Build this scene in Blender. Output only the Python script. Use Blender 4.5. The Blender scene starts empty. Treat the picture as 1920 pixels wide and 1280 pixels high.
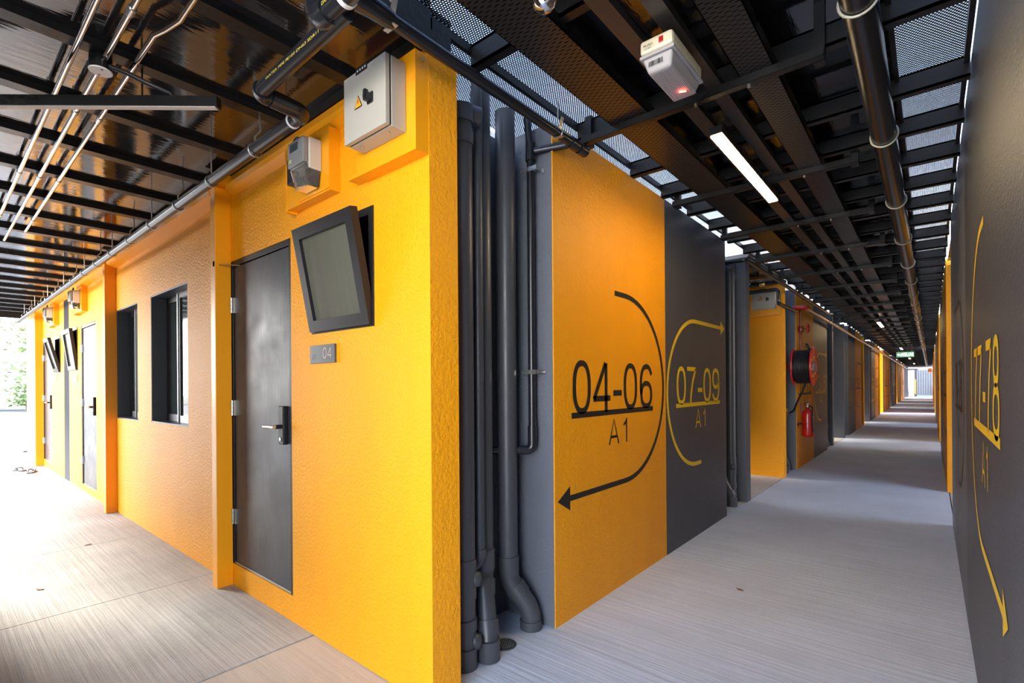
import bpy, math, random
from mathutils import Vector, Matrix
random.seed(4)
sc = bpy.context.scene
COL = sc.collection
PI = math.pi
ORG = {}          # world origin of every object that may become a parent

# ------------------------------------------------------------------ materials
def nodes_of(name):
    m = bpy.data.materials.new(name); m.use_nodes = True
    nt = m.node_tree; nt.nodes.clear()
    out = nt.nodes.new('ShaderNodeOutputMaterial')
    b = nt.nodes.new('ShaderNodeBsdfPrincipled')
    nt.links.new(b.outputs[0], out.inputs[0])
    return m, nt, b, out

def wpos(nt, scale=(1, 1, 1)):
    g = nt.nodes.new('ShaderNodeNewGeometry')
    v = nt.nodes.new('ShaderNodeVectorMath'); v.operation = 'MULTIPLY'
    v.inputs[1].default_value = scale
    nt.links.new(g.outputs['Position'], v.inputs[0])
    return v.outputs[0]

def noise(nt, vec, scale, detail=3, rough=.55):
    n = nt.nodes.new('ShaderNodeTexNoise'); n.inputs['Scale'].default_value = scale
    n.inputs['Detail'].default_value = detail; n.inputs['Roughness'].default_value = rough
    nt.links.new(vec, n.inputs['Vector']); return n.outputs['Fac']

def ramp(nt, fac, stops):
    r = nt.nodes.new('ShaderNodeValToRGB')
    while len(r.color_ramp.elements) < len(stops): r.color_ramp.elements.new(.5)
    for e, (p, c) in zip(r.color_ramp.elements, stops):
        e.position = p; e.color = (*c, 1) if len(c) == 3 else c
    nt.links.new(fac, r.inputs[0]); return r.outputs[0]

def M(name, base, rough=.5, metal=0, spec=.5, bump=None, var=None, coat=0, emit=None, trans=0, ior=None, rvar=None):
    """bump=(scale, distance[, stretch]); var=(scale, amount[, stretch]) mottles the paint a little."""
    m, nt, b, out = nodes_of(name)
    b.inputs['Base Color'].default_value = (*base, 1)
    b.inputs['Roughness'].default_value = rough
    b.inputs['Metallic'].default_value = metal
    b.inputs['Specular IOR Level'].default_value = spec
    b.inputs['Coat Weight'].default_value = coat
    b.inputs['Coat Roughness'].default_value = .08
    b.inputs['Transmission Weight'].default_value = trans
    if ior: b.inputs['IOR'].default_value = ior
    if emit:
        b.inputs['Emission Color'].default_value = (*emit[0], 1)
        b.inputs['Emission Strength'].default_value = emit[1]
    if var:
        f = noise(nt, wpos(nt, var[2] if len(var) > 2 else (1, 1, 1)), var[0], 4)
        a = var[1]
        c = ramp(nt, f, [(.25, [x * (1 - a) for x in base]), (.75, [min(1, x * (1 + a)) for x in base])])
        nt.links.new(c, b.inputs['Base Color'])
    if rvar:
        f = noise(nt, wpos(nt, rvar[2] if len(rvar) > 2 else (1, 1, 1)), rvar[0], 4)
        c = ramp(nt, f, [(.3, [rough * (1 - rvar[1])] * 3), (.7, [rough * (1 + rvar[1])] * 3)])
        nt.links.new(c, b.inputs['Roughness'])
    if bump:
        f = noise(nt, wpos(nt, bump[2] if len(bump) > 2 else (1, 1, 1)), bump[0], 3)
        bn = nt.nodes.new('ShaderNodeBump'); bn.inputs['Distance'].default_value = bump[1]
        bn.inputs['Strength'].default_value = 1
        nt.links.new(f, bn.inputs['Height']); nt.links.new(bn.outputs[0], b.inputs['Normal'])
    return m

ORANGE = M('orange stucco paint', (.86, .335, .003), .5, spec=.32, bump=(55, .006), var=(2.2, .06, (1, 1, .35)))
ORANGE_S = M('orange gloss metal paint', (.86, .335, .004), .34, spec=.5, bump=(25, .001))
GREY = M('charcoal wall paint', (.052, .055, .066), .45, spec=.5, bump=(70, .004), var=(3, .12, (1, 1, .3)))
GREY_L = M('slate wall paint', (.12, .128, .148), .48, spec=.5, bump=(70, .004), var=(3, .1, (1, 1, .3)))
PVC = M('charcoal pipe plastic', (.06, .063, .072), .38, spec=.5, rvar=(6, .2))
PIPE = M('black pipe plastic', (.012, .013, .016), .26, spec=.5)
BLACK = M('black steel paint', (.009, .009, .009), .34, spec=.3, bump=(40, .001), rvar=(5, .3))
DECK = M('glossy black deck sheet', (.012, .012, .013), .085, ior=1.85, bump=(5, .0012, (6, 1, 1)), rvar=(9, .5))
MARK_K = M('black sign paint', (.012, .010, .009), .5)
MARK_Y = M('yellow sign paint', (.80, .52, .012), .5)
DOOR = M('charcoal door laminate', (.036, .038, .043), .36, spec=.4, bump=(120, .0006, (1, 1, .05)), rvar=(4, .25))
FRAME = M('black aluminium frame', (.011, .010, .011), .4, spec=.35)
WFRAME = M('slate window reveal', (.055, .06, .072), .4)
ALU = M('pale aluminium rail', (.42, .42, .43), .3, metal=.6)
GLASS = M('dark tinted glass', (.030, .050, .048), .04, spec=.7, coat=.4)
FROST = M('grey green opal glass', (.10, .10, .075), .16, spec=.5, coat=.3, var=(1.1, .14, (9, 1, .6)))
STEEL = M('galvanised steel', (.55, .55, .52), .28, metal=.9)
CHROME = M('polished chrome', (.72, .72, .74), .06, metal=1)
BEIGE = M('beige enamel steel', (.40, .38, .32), .36, spec=.5)
RUBBER = M('black rubber', (.010, .010, .011), .42)
CREAM = M('cream plastic', (.72, .64, .44), .4)
RED = M('fire red paint', (.52, .012, .010), .28, spec=.5, coat=.4)
DRED = M('dark red paint', (.25, .012, .012), .3, spec=.5, coat=.3)
WHITE = M('white plastic', (.78, .78, .76), .4)
CLEARP = M('clear meter cover', (.85, .83, .78), .06, trans=.92, ior=1.12)
LENS = M('ribbed frosted lens', (.62, .58, .56), .22, trans=.35, ior=1.25, bump=(1, .0004))
LED = M('warm LED strip', (1, .9, .7), .5, emit=((1.0, .74, .40), 60))
LEDOFF = M('unlit diffuser', (.62, .6, .57), .45)
REDLED = M('red indicator', (1, .1, .05), .4, emit=((1, .05, .03), 45))
LEAF = M('pale green leaf', (.24, .33, .12), .5)
LEAF_D = M('dry brown leaf', (.20, .11, .05), .6)
BARK = M('grey bark', (.22, .17, .12), .8, bump=(30, .006))
ASPHALT = M('worn asphalt', (.075, .077, .085), .8, bump=(60, .003), var=(.6, .25))
ROADP = M('white road paint', (.8, .8, .78), .6)
GRAVEL = M('pale verge', (.15, .145, .115), .85, var=(1.4, .3))
BRASS = M('brass', (.6, .42, .14), .3, metal=.9)
STRAP = M('slipper strap', (.06, .05, .045), .5)
SOLE = M('grey slipper sole', (.10, .09, .085), .6)
ORSIGN = M('orange sign board', (.75, .16, .03), .5)
SIGNG = M('green exit sign', (.10, .30, .16), .4, emit=((.12, .30, .17), .8))
SIGNW = M('white exit letters', (.9, .95, .9), .4, emit=((.9, 1, .92), 2.6))
COLLAR = M('pale pipe clamp', (.50, .48, .38), .4, metal=.3)
TAGY = M('yellow print', (.62, .50, .06), .5)
BOXGREY = M('corrugated grey steel', (.105, .11, .125), .5)
BUSH = M('bush green', (.045, .085, .012), .55)
DRAIN = M('drain steel', (.09, .11, .13), .4, metal=.5)
CORRD = M('dark duct lining', (.022, .022, .025), .6)

def floor_mat(name, base, streak, amp):
    m, nt, b, out = nodes_of(name)
    b.inputs['Roughness'].default_value = .72
    b.inputs['Specular IOR Level'].default_value = .35
    big = noise(nt, wpos(nt), 1.3, 5, .6)
    st = noise(nt, wpos(nt, (1.1, streak, 1)), 1.0, 4, .6)
    fine = noise(nt, wpos(nt, (1, 1, 1)), 45, 2)
    mx = nt.nodes.new('ShaderNodeMath'); mx.operation = 'MULTIPLY_ADD'
    nt.links.new(st, mx.inputs[0]); mx.inputs[1].default_value = .75
    nt.links.new(big, mx.inputs[2])
    mx2 = nt.nodes.new('ShaderNodeMath'); mx2.operation = 'MULTIPLY_ADD'
    nt.links.new(fine, mx2.inputs[0]); mx2.inputs[1].default_value = .2
    nt.links.new(mx.outputs[0], mx2.inputs[2])
    mr = nt.nodes.new('ShaderNodeMapRange'); mr.inputs[1].default_value = .65; mr.inputs[2].default_value = 1.3
    nt.links.new(mx2.outputs[0], mr.inputs[0])
    c = ramp(nt, mr.outputs[0], [(0, [x * (1 - amp) for x in base]), (1, [min(1, x * (1 + amp)) for x in base])])
    nt.links.new(c, b.inputs['Base Color'])
    bn = nt.nodes.new('ShaderNodeBump'); bn.inputs['Distance'].default_value = .004
    nt.links.new(st, bn.inputs['Height']); nt.links.new(bn.outputs[0], b.inputs['Normal'])
    return m
CONC = floor_mat('broomed concrete', (.53, .56, .615), 34, .14)
CONC_A = floor_mat('broomed walkway concrete', (.40, .385, .36), 55, .32)
CONC_B = floor_mat('sandy concrete', (.50, .45, .375), 18, .14)

def perforated(name, pitch, hole, base, see=True, slot=None):
    """Sheet with a staggered pattern of round holes (see-through) or short dark slots."""
    m, nt, b, out = nodes_of(name)
    b.inputs['Base Color'].default_value = (*base, 1); b.inputs['Roughness'].default_value = .32
    px, py = (pitch, pitch * 1.732) if slot is None else slot[:2]
    dists = []
    for off in (0, .5):
        v = wpos(nt, (1 / px, 1 / py, 0))
        a = nt.nodes.new('ShaderNodeVectorMath'); a.operation = 'ADD'; a.inputs[1].default_value = (off + 100, off + 100, 0)
        nt.links.new(v, a.inputs[0])
        f = nt.nodes.new('ShaderNodeVectorMath'); f.operation = 'FRACTION'; nt.links.new(a.outputs[0], f.inputs[0])
        s = nt.nodes.new('ShaderNodeVectorMath'); s.operation = 'SUBTRACT'; s.inputs[1].default_value = (.5, .5, 0)
        nt.links.new(f.outputs[0], s.inputs[0])
        k = nt.nodes.new('ShaderNodeVectorMath'); k.operation = 'MULTIPLY'
        k.inputs[1].default_value = (px, py, 0) if slot is None else (px / slot[2], py / slot[3], 0)
        nt.links.new(s.outputs[0], k.inputs[0])
        l = nt.nodes.new('ShaderNodeVectorMath'); l.operation = 'LENGTH'; nt.links.new(k.outputs[0], l.inputs[0])
        dists.append(l.outputs['Value'])
    mn = nt.nodes.new('ShaderNodeMath'); mn.operation = 'MINIMUM'
    nt.links.new(dists[0], mn.inputs[0]); nt.links.new(dists[1], mn.inputs[1])
    lt = nt.nodes.new('ShaderNodeMath'); lt.operation = 'LESS_THAN'; lt.inputs[1].default_value = hole / 2 if slot is None else .5
    nt.links.new(mn.outputs[0], lt.inputs[0])
    t = nt.nodes.new('ShaderNodeBsdfTransparent') if see else nt.nodes.new('ShaderNodeBsdfDiffuse')
    if not see: t.inputs[0].default_value = (.002, .002, .002, 1)
    mix = nt.nodes.new('ShaderNodeMixShader')
    nt.links.new(lt.outputs[0], mix.inputs[0]); nt.links.new(b.outputs[0], mix.inputs[1]); nt.links.new(t.outputs[0], mix.inputs[2])
    nt.links.new(mix.outputs[0], out.inputs[0])
    return m
MESH = perforated('perforated black sheet', .0125, .0082, (.012, .012, .014))
TRAY = perforated('slotted tray steel', 0, 0, (.020, .017, .015), see=False, slot=(.044, .030, .026, .005))
GRATE = perforated('drain grate steel', .013, .007, (.16, .17, .17), see=False)

# ------------------------------------------------------------------ mesh builder
class MB:
    def __init__(s): s.v = []; s.f = []; s.sm = []
    def add(s, vs, fs, smooth=False):
        o = len(s.v); s.v += [tuple(v) for v in vs]
        for f in fs: s.f.append([i + o for i in f]); s.sm.append(smooth)
        return s
    def box(s, x0, x1, y0, y1, z0, z1):
        x0, x1 = sorted((x0, x1)); y0, y1 = sorted((y0, y1)); z0, z1 = sorted((z0, z1))
        return s.add([(x0,y0,z0),(x1,y0,z0),(x1,y1,z0),(x0,y1,z0),(x0,y0,z1),(x1,y0,z1),(x1,y1,z1),(x0,y1,z1)],
              [(0,3,2,1),(4,5,6,7),(0,1,5,4),(1,2,6,5),(2,3,7,6),(3,0,4,7)])
    def obox(s, c, sx, sy, sz, rot):
        c = Vector(c); R = rot
        vs = [c + R @ Vector((a * sx / 2, b * sy / 2, d * sz / 2)) for d in (-1, 1) for a, b in ((-1,-1),(1,-1),(1,1),(-1,1))]
        return s.add(vs, [(0,3,2,1),(4,5,6,7),(0,1,5,4),(1,2,6,5),(2,3,7,6),(3,0,4,7)])
    def tube(s, pts, r, seg=14, cap=True, closed=False):
        pts = [Vector(p) for p in pts]; n = len(pts)
        rs = r if isinstance(r, (list, tuple)) else [r] * n
        rings = []; ref = None
        for i, p in enumerate(pts):
            if closed: t = (pts[(i+1) % n] - pts[i-1]).normalized()
            elif i == 0: t = (pts[1] - p).normalized()
            elif i == n - 1: t = (p - pts[-2]).normalized()
            else:
                t = ((p - pts[i-1]).normalized() + (pts[i+1] - p).normalized())
                t = t.normalized() if t.length > 1e-6 else (p - pts[i-1]).normalized()
            if ref is None:
                ref = Vector((0,0,1)) if abs(t.z) < .9 else Vector((1,0,0))
            u = (ref - t * ref.dot(t)).normalized(); w = t.cross(u); ref = u
            rings.append([p + (u * math.cos(2*PI*k/seg) + w * math.sin(2*PI*k/seg)) * rs[i] for k in range(seg)])
        vs = [v for q in rings for v in q]; fs = []
        m = n if closed else n - 1
        for i in range(m):
            a = i * seg; b = ((i + 1) % n) * seg
            for k in range(seg):
                k2 = (k + 1) % seg
                fs.append((a + k, a + k2, b + k2, b + k))
        s.add(vs, fs, True)
        if cap and not closed:
            s.add(rings[0], [list(range(seg))[::-1]]); s.add(rings[-1], [list(range(seg))])
        return s
    def cyl(s, a, b, r, seg=18): return s.tube([a, b], r, seg)
    def lathe(s, base, prof, axis='z', seg=24):
        base = Vector(base); vs = []; fs = []
        for r, h in prof:
            for k in range(seg):
                c, d = r * math.cos(2*PI*k/seg), r * math.sin(2*PI*k/seg)
                vs.append(base + Vector({'z': (c, d, h), 'x': (h, c, d), 'y': (d, h, c)}[axis]))
        for i in range(len(prof) - 1):
            for k in range(seg):
                k2 = (k + 1) % seg
                fs.append((i*seg+k, i*seg+k2, (i+1)*seg+k2, (i+1)*seg+k))
        s.add(vs, fs, True)
        s.add(vs[:seg], [list(range(seg))[::-1]]); s.add(vs[-seg:], [list(range(seg))])
        return s
    def prism(s, poly, origin, u, v, depth):
        """poly in (a,b) on plane origin+u*a+v*b, pushed along u x v by depth."""
        o, u, v = Vector(origin), Vector(u), Vector(v); n = u.cross(v).normalized()
        A = [o + u*a + v*b for a, b in poly]; B = [p + n*depth for p in A]; k = len(poly)
        return s.add(A + B, [list(range(k))[::-1], list(range(k, 2*k))] + [(i, (i+1) % k, (i+1) % k + k, i + k) for i in range(k)])
    def build(s, name, mat, parent=None, bevel=0, kind=None, label=None):
        if parent is not None: org = ORG[parent]
        else:
            xs, ys, zs = zip(*s.v); org = Vector(((min(xs)+max(xs))/2, (min(ys)+max(ys))/2, min(zs)))
        me = bpy.data.meshes.new(name)
        me.from_pydata([tuple(Vector(v) - org) for v in s.v], [], s.f)
        me.polygons.foreach_set('use_smooth', s.sm); me.materials.append(mat); me.update()
        o = bpy.data.objects.new(name, me); COL.objects.link(o)
        if parent is not None: o.parent = parent; ORG[o] = org
        else: o.location = org; ORG[o] = org
        if bevel:
            b = o.modifiers.new('bevel', 'BEVEL'); b.width = bevel; b.segments = 2; b.limit_method = 'ANGLE'
        if kind: o['kind'] = kind
        if label: o['label'] = label
        return o

def box(*a): return MB().box(*a)
def tag(o, label, cat, group=None):
    o['label'] = label; o['category'] = cat
    if group: o['group'] = group
    return o
def thing(name, loc, label, cat, group=None):
    o = bpy.data.objects.new(name, None); o.empty_display_size = .05; COL.objects.link(o)
    o.location = loc; ORG[o] = Vector(loc); return tag(o, label, cat, group)
def struct(name, loc):
    o = bpy.data.objects.new(name, None); o.empty_display_size = .05; COL.objects.link(o)
    o.location = loc; ORG[o] = Vector(loc); o['kind'] = 'structure'; return o
def copy_tree(o, parent=None):
    c = o.copy(); COL.objects.link(c); c.parent = parent; ORG[c] = ORG.get(o, Vector())
    for ch in list(o.children): copy_tree(ch, c)
    return c
def move_copy(o, loc, label=None, group=None):
    c = copy_tree(o); c.location = loc
    if label: c['label'] = label
    if group: c['group'] = group
    return c
ORD = ['nearest','second','third','fourth','fifth','sixth','seventh','eighth','ninth','tenth','eleventh','twelfth','thirteenth','fourteenth','fifteenth','sixteenth','seventeenth','eighteenth','nineteenth','twentieth']

# ------------------------------------------------------------------ lettering
_tc = {}
def glyphs(text):
    if text not in _tc:
        c = bpy.data.curves.new('lettering', 'FONT'); c.body = text; c.resolution_u = 4
        o = bpy.data.objects.new('lettering', c); COL.objects.link(o)
        dg = bpy.context.evaluated_depsgraph_get(); dg.update()
        me = bpy.data.meshes.new_from_object(o.evaluated_get(dg))
        vs = [v.co.copy() for v in me.vertices]; fs = [list(p.vertices) for p in me.polygons]
        bpy.data.objects.remove(o); bpy.data.curves.remove(c); bpy.data.meshes.remove(me)
        x0 = min(v.x for v in vs); x1 = max(v.x for v in vs); y0 = min(v.y for v in vs); y1 = max(v.y for v in vs)
        _tc[text] = ([((v.x-x0)/(x1-x0), (v.y-y0)/(y1-y0)) for v in vs], fs)
    return _tc[text]
def lettering(mb, text, origin, u, v, w, h, lift=.0015):
    o, u, v = Vector(origin), Vector(u), Vector(v); n = u.cross(v).normalized() * lift
    vs, fs = glyphs(text)
    return mb.add([o + n + u*(a*w) + v*(b*h) for a, b in vs], fs)
def ribbon(mb, pts, width, origin, u, v, lift=.0015):
    o, u, v = Vector(origin), Vector(u), Vector(v); n = u.cross(v).normalized() * lift
    L = []; R = []
    for i, p in enumerate(pts):
        a = pts[max(i-1, 0)]; b = pts[min(i+1, len(pts)-1)]
        t = Vector((b[0]-a[0], b[1]-a[1])).normalized(); q = Vector((-t.y, t.x)) * width / 2
        L.append(o + n + u*(p[0]+q.x) + v*(p[1]+q.y)); R.append(o + n + u*(p[0]-q.x) + v*(p[1]-q.y))
    k = len(pts)
    return mb.add(L + R, [(i + k, i + k + 1, i + 1, i) for i in range(k - 1)])
def flat(mb, poly, origin, u, v, lift=.0015):
    o, u, v = Vector(origin), Vector(u), Vector(v); n = u.cross(v).normalized() * lift
    return mb.add([o + n + u*a + v*b for a, b in poly], [list(range(len(poly)))])

def _ell(cx, cy, rx, ry, t0, t1, n=28, p=2.35):
    out = []
    for k in range(n + 1):
        t = math.radians(t0 + (t1 - t0)*k/n); c, q = math.cos(t), math.sin(t)
        out.append((cx + rx*math.copysign(abs(c)**(2/p), c), cy + ry*math.copysign(abs(q)**(2/p), q)))
    return out
def strokes(ch, t):
    """centre lines of a sign-writer's glyph in a 0..1 x 0..1 cell; t = half stroke in cell units (tx, ty)"""
    a, b = t; L, R_, B, T = a, 1 - a, b, 1 - b
    return {
     '0': [_ell(.5, .5, .5 - a, .5 - b, 90, 450, 48)],
     '1': [[(.62, 0), (.62, 1)], [(.62, .93), (.48, .80), (.28, .72)]],
     '2': [_ell(.5, .70, .5 - a, .30 - b, 170, -38, 24) + [(L, B)], [(0, B), (1, B)]],
     '3': [_ell(.5, .745, .46 - a, .255 - b, 165, -90, 24), _ell(.5, .27, .5 - a, .27 - b, 90, -165, 28), [(.36, .53), (.52, .53)]],
     '4': [[(.74, 0), (.74, .97)], [(.72, .97), (.05, .27)], [(0, .27), (1, .27)]],
     '5': [[(.90, T), (.22, T), (.10, .50)], [(.10, .50)] + _ell(.5, .33, .5 - a, .33 - b, 140, -165, 30)],
     '6': [_ell(.52, .31, .48 - a, .31 - b, 90, 450, 36), [(.95, .76)] + _ell(.54, .62, .40, .38 - b, 35, 100, 12) + _ell(.52, .50, .52 - a, .50 - b, 110, 200, 18)],
     '7': [[(0, T), (.97, T)], [(.95, T), (.62, .62), (.42, .25), (.36, 0)]],
     '8': [_ell(.5, .745, .42 - a, .255 - b, 90, 450, 34), _ell(.5, .26, .5 - a, .26 + .02 - b, 90, 450, 36)],
     '9': [_ell(.48, .69, .48 - a, .31 - b, 90, 450, 36), [(.05, .24)] + _ell(.46, .38, .40, .38 - b, 215, 280, 12) + _ell(.48, .50, .52 - a, .50 - b, 290, 380, 18)],
     '-': [[(0, .37), (1, .37)]],
     'A': [[(a*.6, 0), (.5, .99), (1 - a*.6, 0)], [(.17, .30), (.83, .30)]],
    }[ch]
CW = {'0': .204, '1': .15, '4': .222, '6': .208, '-': .115, 'A': .14}
def sign_text(mb, text, o, d, cells, h, width, lift=.0015):
    """cells: [(u0, w), ...] per character; o = (x, y, z) of u=0, v=0"""
    for ch, (u0, w) in zip(text, cells):
        for st in strokes(ch, (width/2/w, width/2/h)):
            ribbon(mb, [(u0 + p*w, q*h) for p, q in st], width*(1.05 if ch == '-' else 1), o, (0, d, 0), (0, 0, 1), lift)
    return mb
CELLS = [(.014, .202), (.245, .214), (.498, .116), (.642, .204), (.887, .206)]

def wall_sign(wall, x, y_start, d, text, ink, opens, arrow, small=True):
    """Painted number, underline, block name and arrow loop. d=+1 on walls facing +X, d=-1 on walls facing -X.
    opens: side the loop is open to; arrow: 'B' bottom or 'T' top end carries the arrow head."""
    U = (0, d, 0); V = (0, 0, 1); O = (x, y_start, 0)
    sign_text(MB(), text, (x, y_start, 1.172), d, CELLS, .322, .036).build('painted_number', ink, wall)
    flat(MB(), [(0, 1.150), (1.105, 1.150), (1.105, 1.184), (0, 1.184)], O, U, V).build('painted_underline', ink, wall)
    if small:
        sign_text(MB(), 'A1', (x, y_start, .956), d, [(.437, .135), (.60, .13)], .163, .017).build('painted_block_name', ink, wall)
    A = MB(); r = .628; zc = 1.322 if arrow == 'B' else 1.270; s = 1 if opens == 'L' else -1
    c = .665 if opens == 'L' else .450
    ya, yb = (zc - r, zc + r) if arrow == 'B' else (zc + r, zc - r)        # arrow end, plain end
    e_arrow = -.02 if opens == 'L' else 1.14; e_plain = .525 if opens == 'L' else .573
    sg = 1 if yb > ya else -1
    pts = [(e_plain, yb)] + [(c + s*r*math.sin(t), zc + sg*r*math.cos(t)) for t in [k*PI/40 for k in range(41)]] + [(e_arrow, ya)]
    ribbon(A, pts, .034, O, U, V)
    tip = e_arrow - s*.125
    flat(A, [(e_arrow, ya - .07), (e_arrow, ya + .07), (tip, ya)], O, U, V)
    A.build('painted_arrow', ink, wall)

# ------------------------------------------------------------------ camera
cam = bpy.data.cameras.new('camera'); camo = bpy.data.objects.new('camera', cam); COL.objects.link(camo)
F, CY, YAW, ROLL = 931.26, 721.1, .6995, .0073
cam.sensor_fit = 'HORIZONTAL'; cam.sensor_width = 36; cam.lens = F * 36 / 1920
cam.shift_y = (CY - 640) / 1920; cam.clip_start = .02; cam.clip_end = 500
camo.matrix_world = Matrix.Translation((0, 0, 1.35)) @ Matrix.Rotation(YAW, 4, 'Z') @ Matrix.Rotation(PI/2, 4, 'X') @ Matrix.Rotation(-ROLL, 4, 'Z')
sc.camera = camo

# ------------------------------------------------------------------ layout constants
XL, XR = -1.59, .156          # corridor faces
YF, YB, PER = 1.365, 6.16, 6.5
RX = -1.95                    # back of the pipe recess
NB = 8
TOP = 2.80
TOPR = 2.862
GAPK = 4                      # the alley in front of this block has open sky above

# ------------------------------------------------------------------ ground and floors
box(-16.0, 14.5, -8, 58, -.30, -.12).build('floor', CORRD, kind='structure')
xs = [-16.0, -14.2, -12.75, -11.3, -9.86, -8.42, -6.97, -5.53, -3.985, -2.575]
for a, b in zip(xs[:-1], xs[1:]):
    box(a + .004, b - .004, -7.9, YF + .02, -.12, 0).build('floor', CONC_A, kind='structure')
box(-2.567, -1.60, -7.9, YF + .02, -.12, -.004).build('floor', CONC_B, kind='structure')
box(-1.592, .168, -7.9, 57.3, -.12, 0).build('floor', CONC, kind='structure')
box(.178, 14.4, -7.9, YF + .02, -.12, 0).build('floor', CONC_A, kind='structure')
for k in range(NB):
    y0, y1 = YB + PER*k, YF + PER*(k+1)
    box(-14.4, -1.602, y0 - .3, y1 + .2, -.12, 0).build('floor', CONC_B, kind='structure')
    box(.178, 14.4, y0 - .3, y1 + .2, -.12, 0).build('floor', CONC_B, kind='structure')
for k in range(NB):           # slab under the pipe niches
    for a, b in ((YF + .1, 2.3), (5.2, YB - .1)):
        box(-1.96, -1.592, a + PER*k, b + PER*k, -.12, -.001).build('floor', CONC, kind='structure')

# ------------------------------------------------------------------ wall blocks
def wall_holes(mb, x0, x1, y0, y1, z0, z1, holes):
    xs = sorted({x0, x1, *[h[0] for h in holes], *[h[1] for h in holes]})
    zs = sorted({z0, z1, *[h[2] for h in holes], *[h[3] for h in holes]})
    for i in range(len(xs) - 1):
        run = None
        for j in range(len(zs) - 1):
            cx, cz = (xs[i]+xs[i+1])/2, (zs[j]+zs[j+1])/2
            solid = not any(h[0] < cx < h[1] and h[2] < cz < h[3] for h in holes)
            if solid and run is None: run = zs[j]
            if (not solid) and run is not None: mb.box(xs[i], xs[i+1], y0, y1, run, zs[j]); run = None
        if run is not None: mb.box(xs[i], xs[i+1], y0, y1, run, z1)
    return mb

DOOR_1 = (-3.67, -2.80, .147, 2.203); HOP_1 = (-2.56, -1.985, 1.63, 2.195)
WIN_A = (-5.507, -4.515, 1.03, 2.19); WIN_B = (-6.755, -5.94, 1.02, 2.185)
DOOR_2 = (-8.62, -7.75, .08, 2.17); HOP_2 = (-9.41, -8.845, 1.588, 2.18)
HOP_3 = (-10.62, -10.14, 1.59, 2.15); DOOR_3 = (-11.84, -10.93, .12, 2.17)
DUCT = (-9.86, -9.46, .0, 2.66)

# near-left block: facade with its openings
f0 = wall_holes(MB(), -12.93, XL, YF, YF + .11, 0, 2.76, [DOOR_1, HOP_1, WIN_A, WIN_B, DOOR_2, HOP_2, HOP_3, DOOR_3, DUCT])
f0.box(RX - .1, XL, YF + .11, 1.525, 0, 2.765)
f0.build('wall_front', ORANGE, kind='structure')
box(-9.859, -9.461, YF + .004, YF + .2, 0, 2.659).build('wall_back', M('matt charcoal strip', (.05, .052, .06), .9, spec=.12), kind='structure')
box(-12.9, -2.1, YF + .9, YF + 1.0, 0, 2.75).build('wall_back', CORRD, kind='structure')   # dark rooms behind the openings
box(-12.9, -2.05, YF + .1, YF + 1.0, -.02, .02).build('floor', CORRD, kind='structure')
box(-12.93, -2.05, YF, YB, 2.755, TOP - .01).build('ceiling', CORRD, kind='structure')
box(-4.2, -2.05, YB - .1, YB, 0, 2.76).build('wall_rear', GREY, kind='structure')
box(-12.93, -12.83, YF + .11, YB - .1, 0, 2.76).build('wall_end', ORANGE, kind='structure')

def left_block(k, front, rear, text_f, text_r, inks):
    y = PER * k
    if k > 0:
        mb = box(-4.2, XL, YF + y, YF + y + .1, 0, 2.76); mb.box(RX - .1, XL, YF + y + .1, 1.525 + y, 0, 2.765)
        mb.build('wall_front', front, kind='structure')
        box(-4.2, -2.05, YB + y - .1, YB + y, 0, 2.76).build('wall_rear', rear, kind='structure')
        box(-4.2, -2.05, YF + y, YB + y, 2.76, TOP - .01).build('ceiling', CORRD, kind='structure')
    # niches, rear strip and the two painted panels
    nb = box(RX - .1, RX, 1.525 + y, 6.0 + y, 0, TOP); nb.box(RX, XL - .006, 2.25 + y, 5.275 + y, 0, TOP)
    nb.build('wall_niche', GREY_L, kind='structure')
    box(RX - .1, XL, 6.0 + y, YB + y, 0, 2.765).build('wall_corner', rear, kind='structure')
    a = box(XL - .006, XL, 2.25 + y, 3.765 + y, 0, TOP).build('wall_left', front, kind='structure')
    b = box(XL - .006, XL, 3.765 + y, 5.275 + y, 0, TOP).build('wall_left', rear, kind='structure')
    wall_sign(a, XL, 2.421 + y, 1, text_f, inks[0], 'L', 'B', small=k < 4)
    wall_sign(b, XL, 3.970 + y, 1, text_r, inks[1], 'R', 'T', small=k < 4)
O, G = ORANGE, GREY
PAIRS = [(O,G),(O,G),(G,O),(G,O),(O,O),(G,G),(O,G),(O,O)]
for k in range(NB):
    fr, re = PAIRS[k]; n = 4 + 6*k
    left_block(k, fr, re, '%02d-%02d' % (n, n+2), '%02d-%02d' % (n+3, n+5), [MARK_K if c is O else MARK_Y for c in (fr, re)] if k != 2 else [MARK_K, MARK_K])

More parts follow.
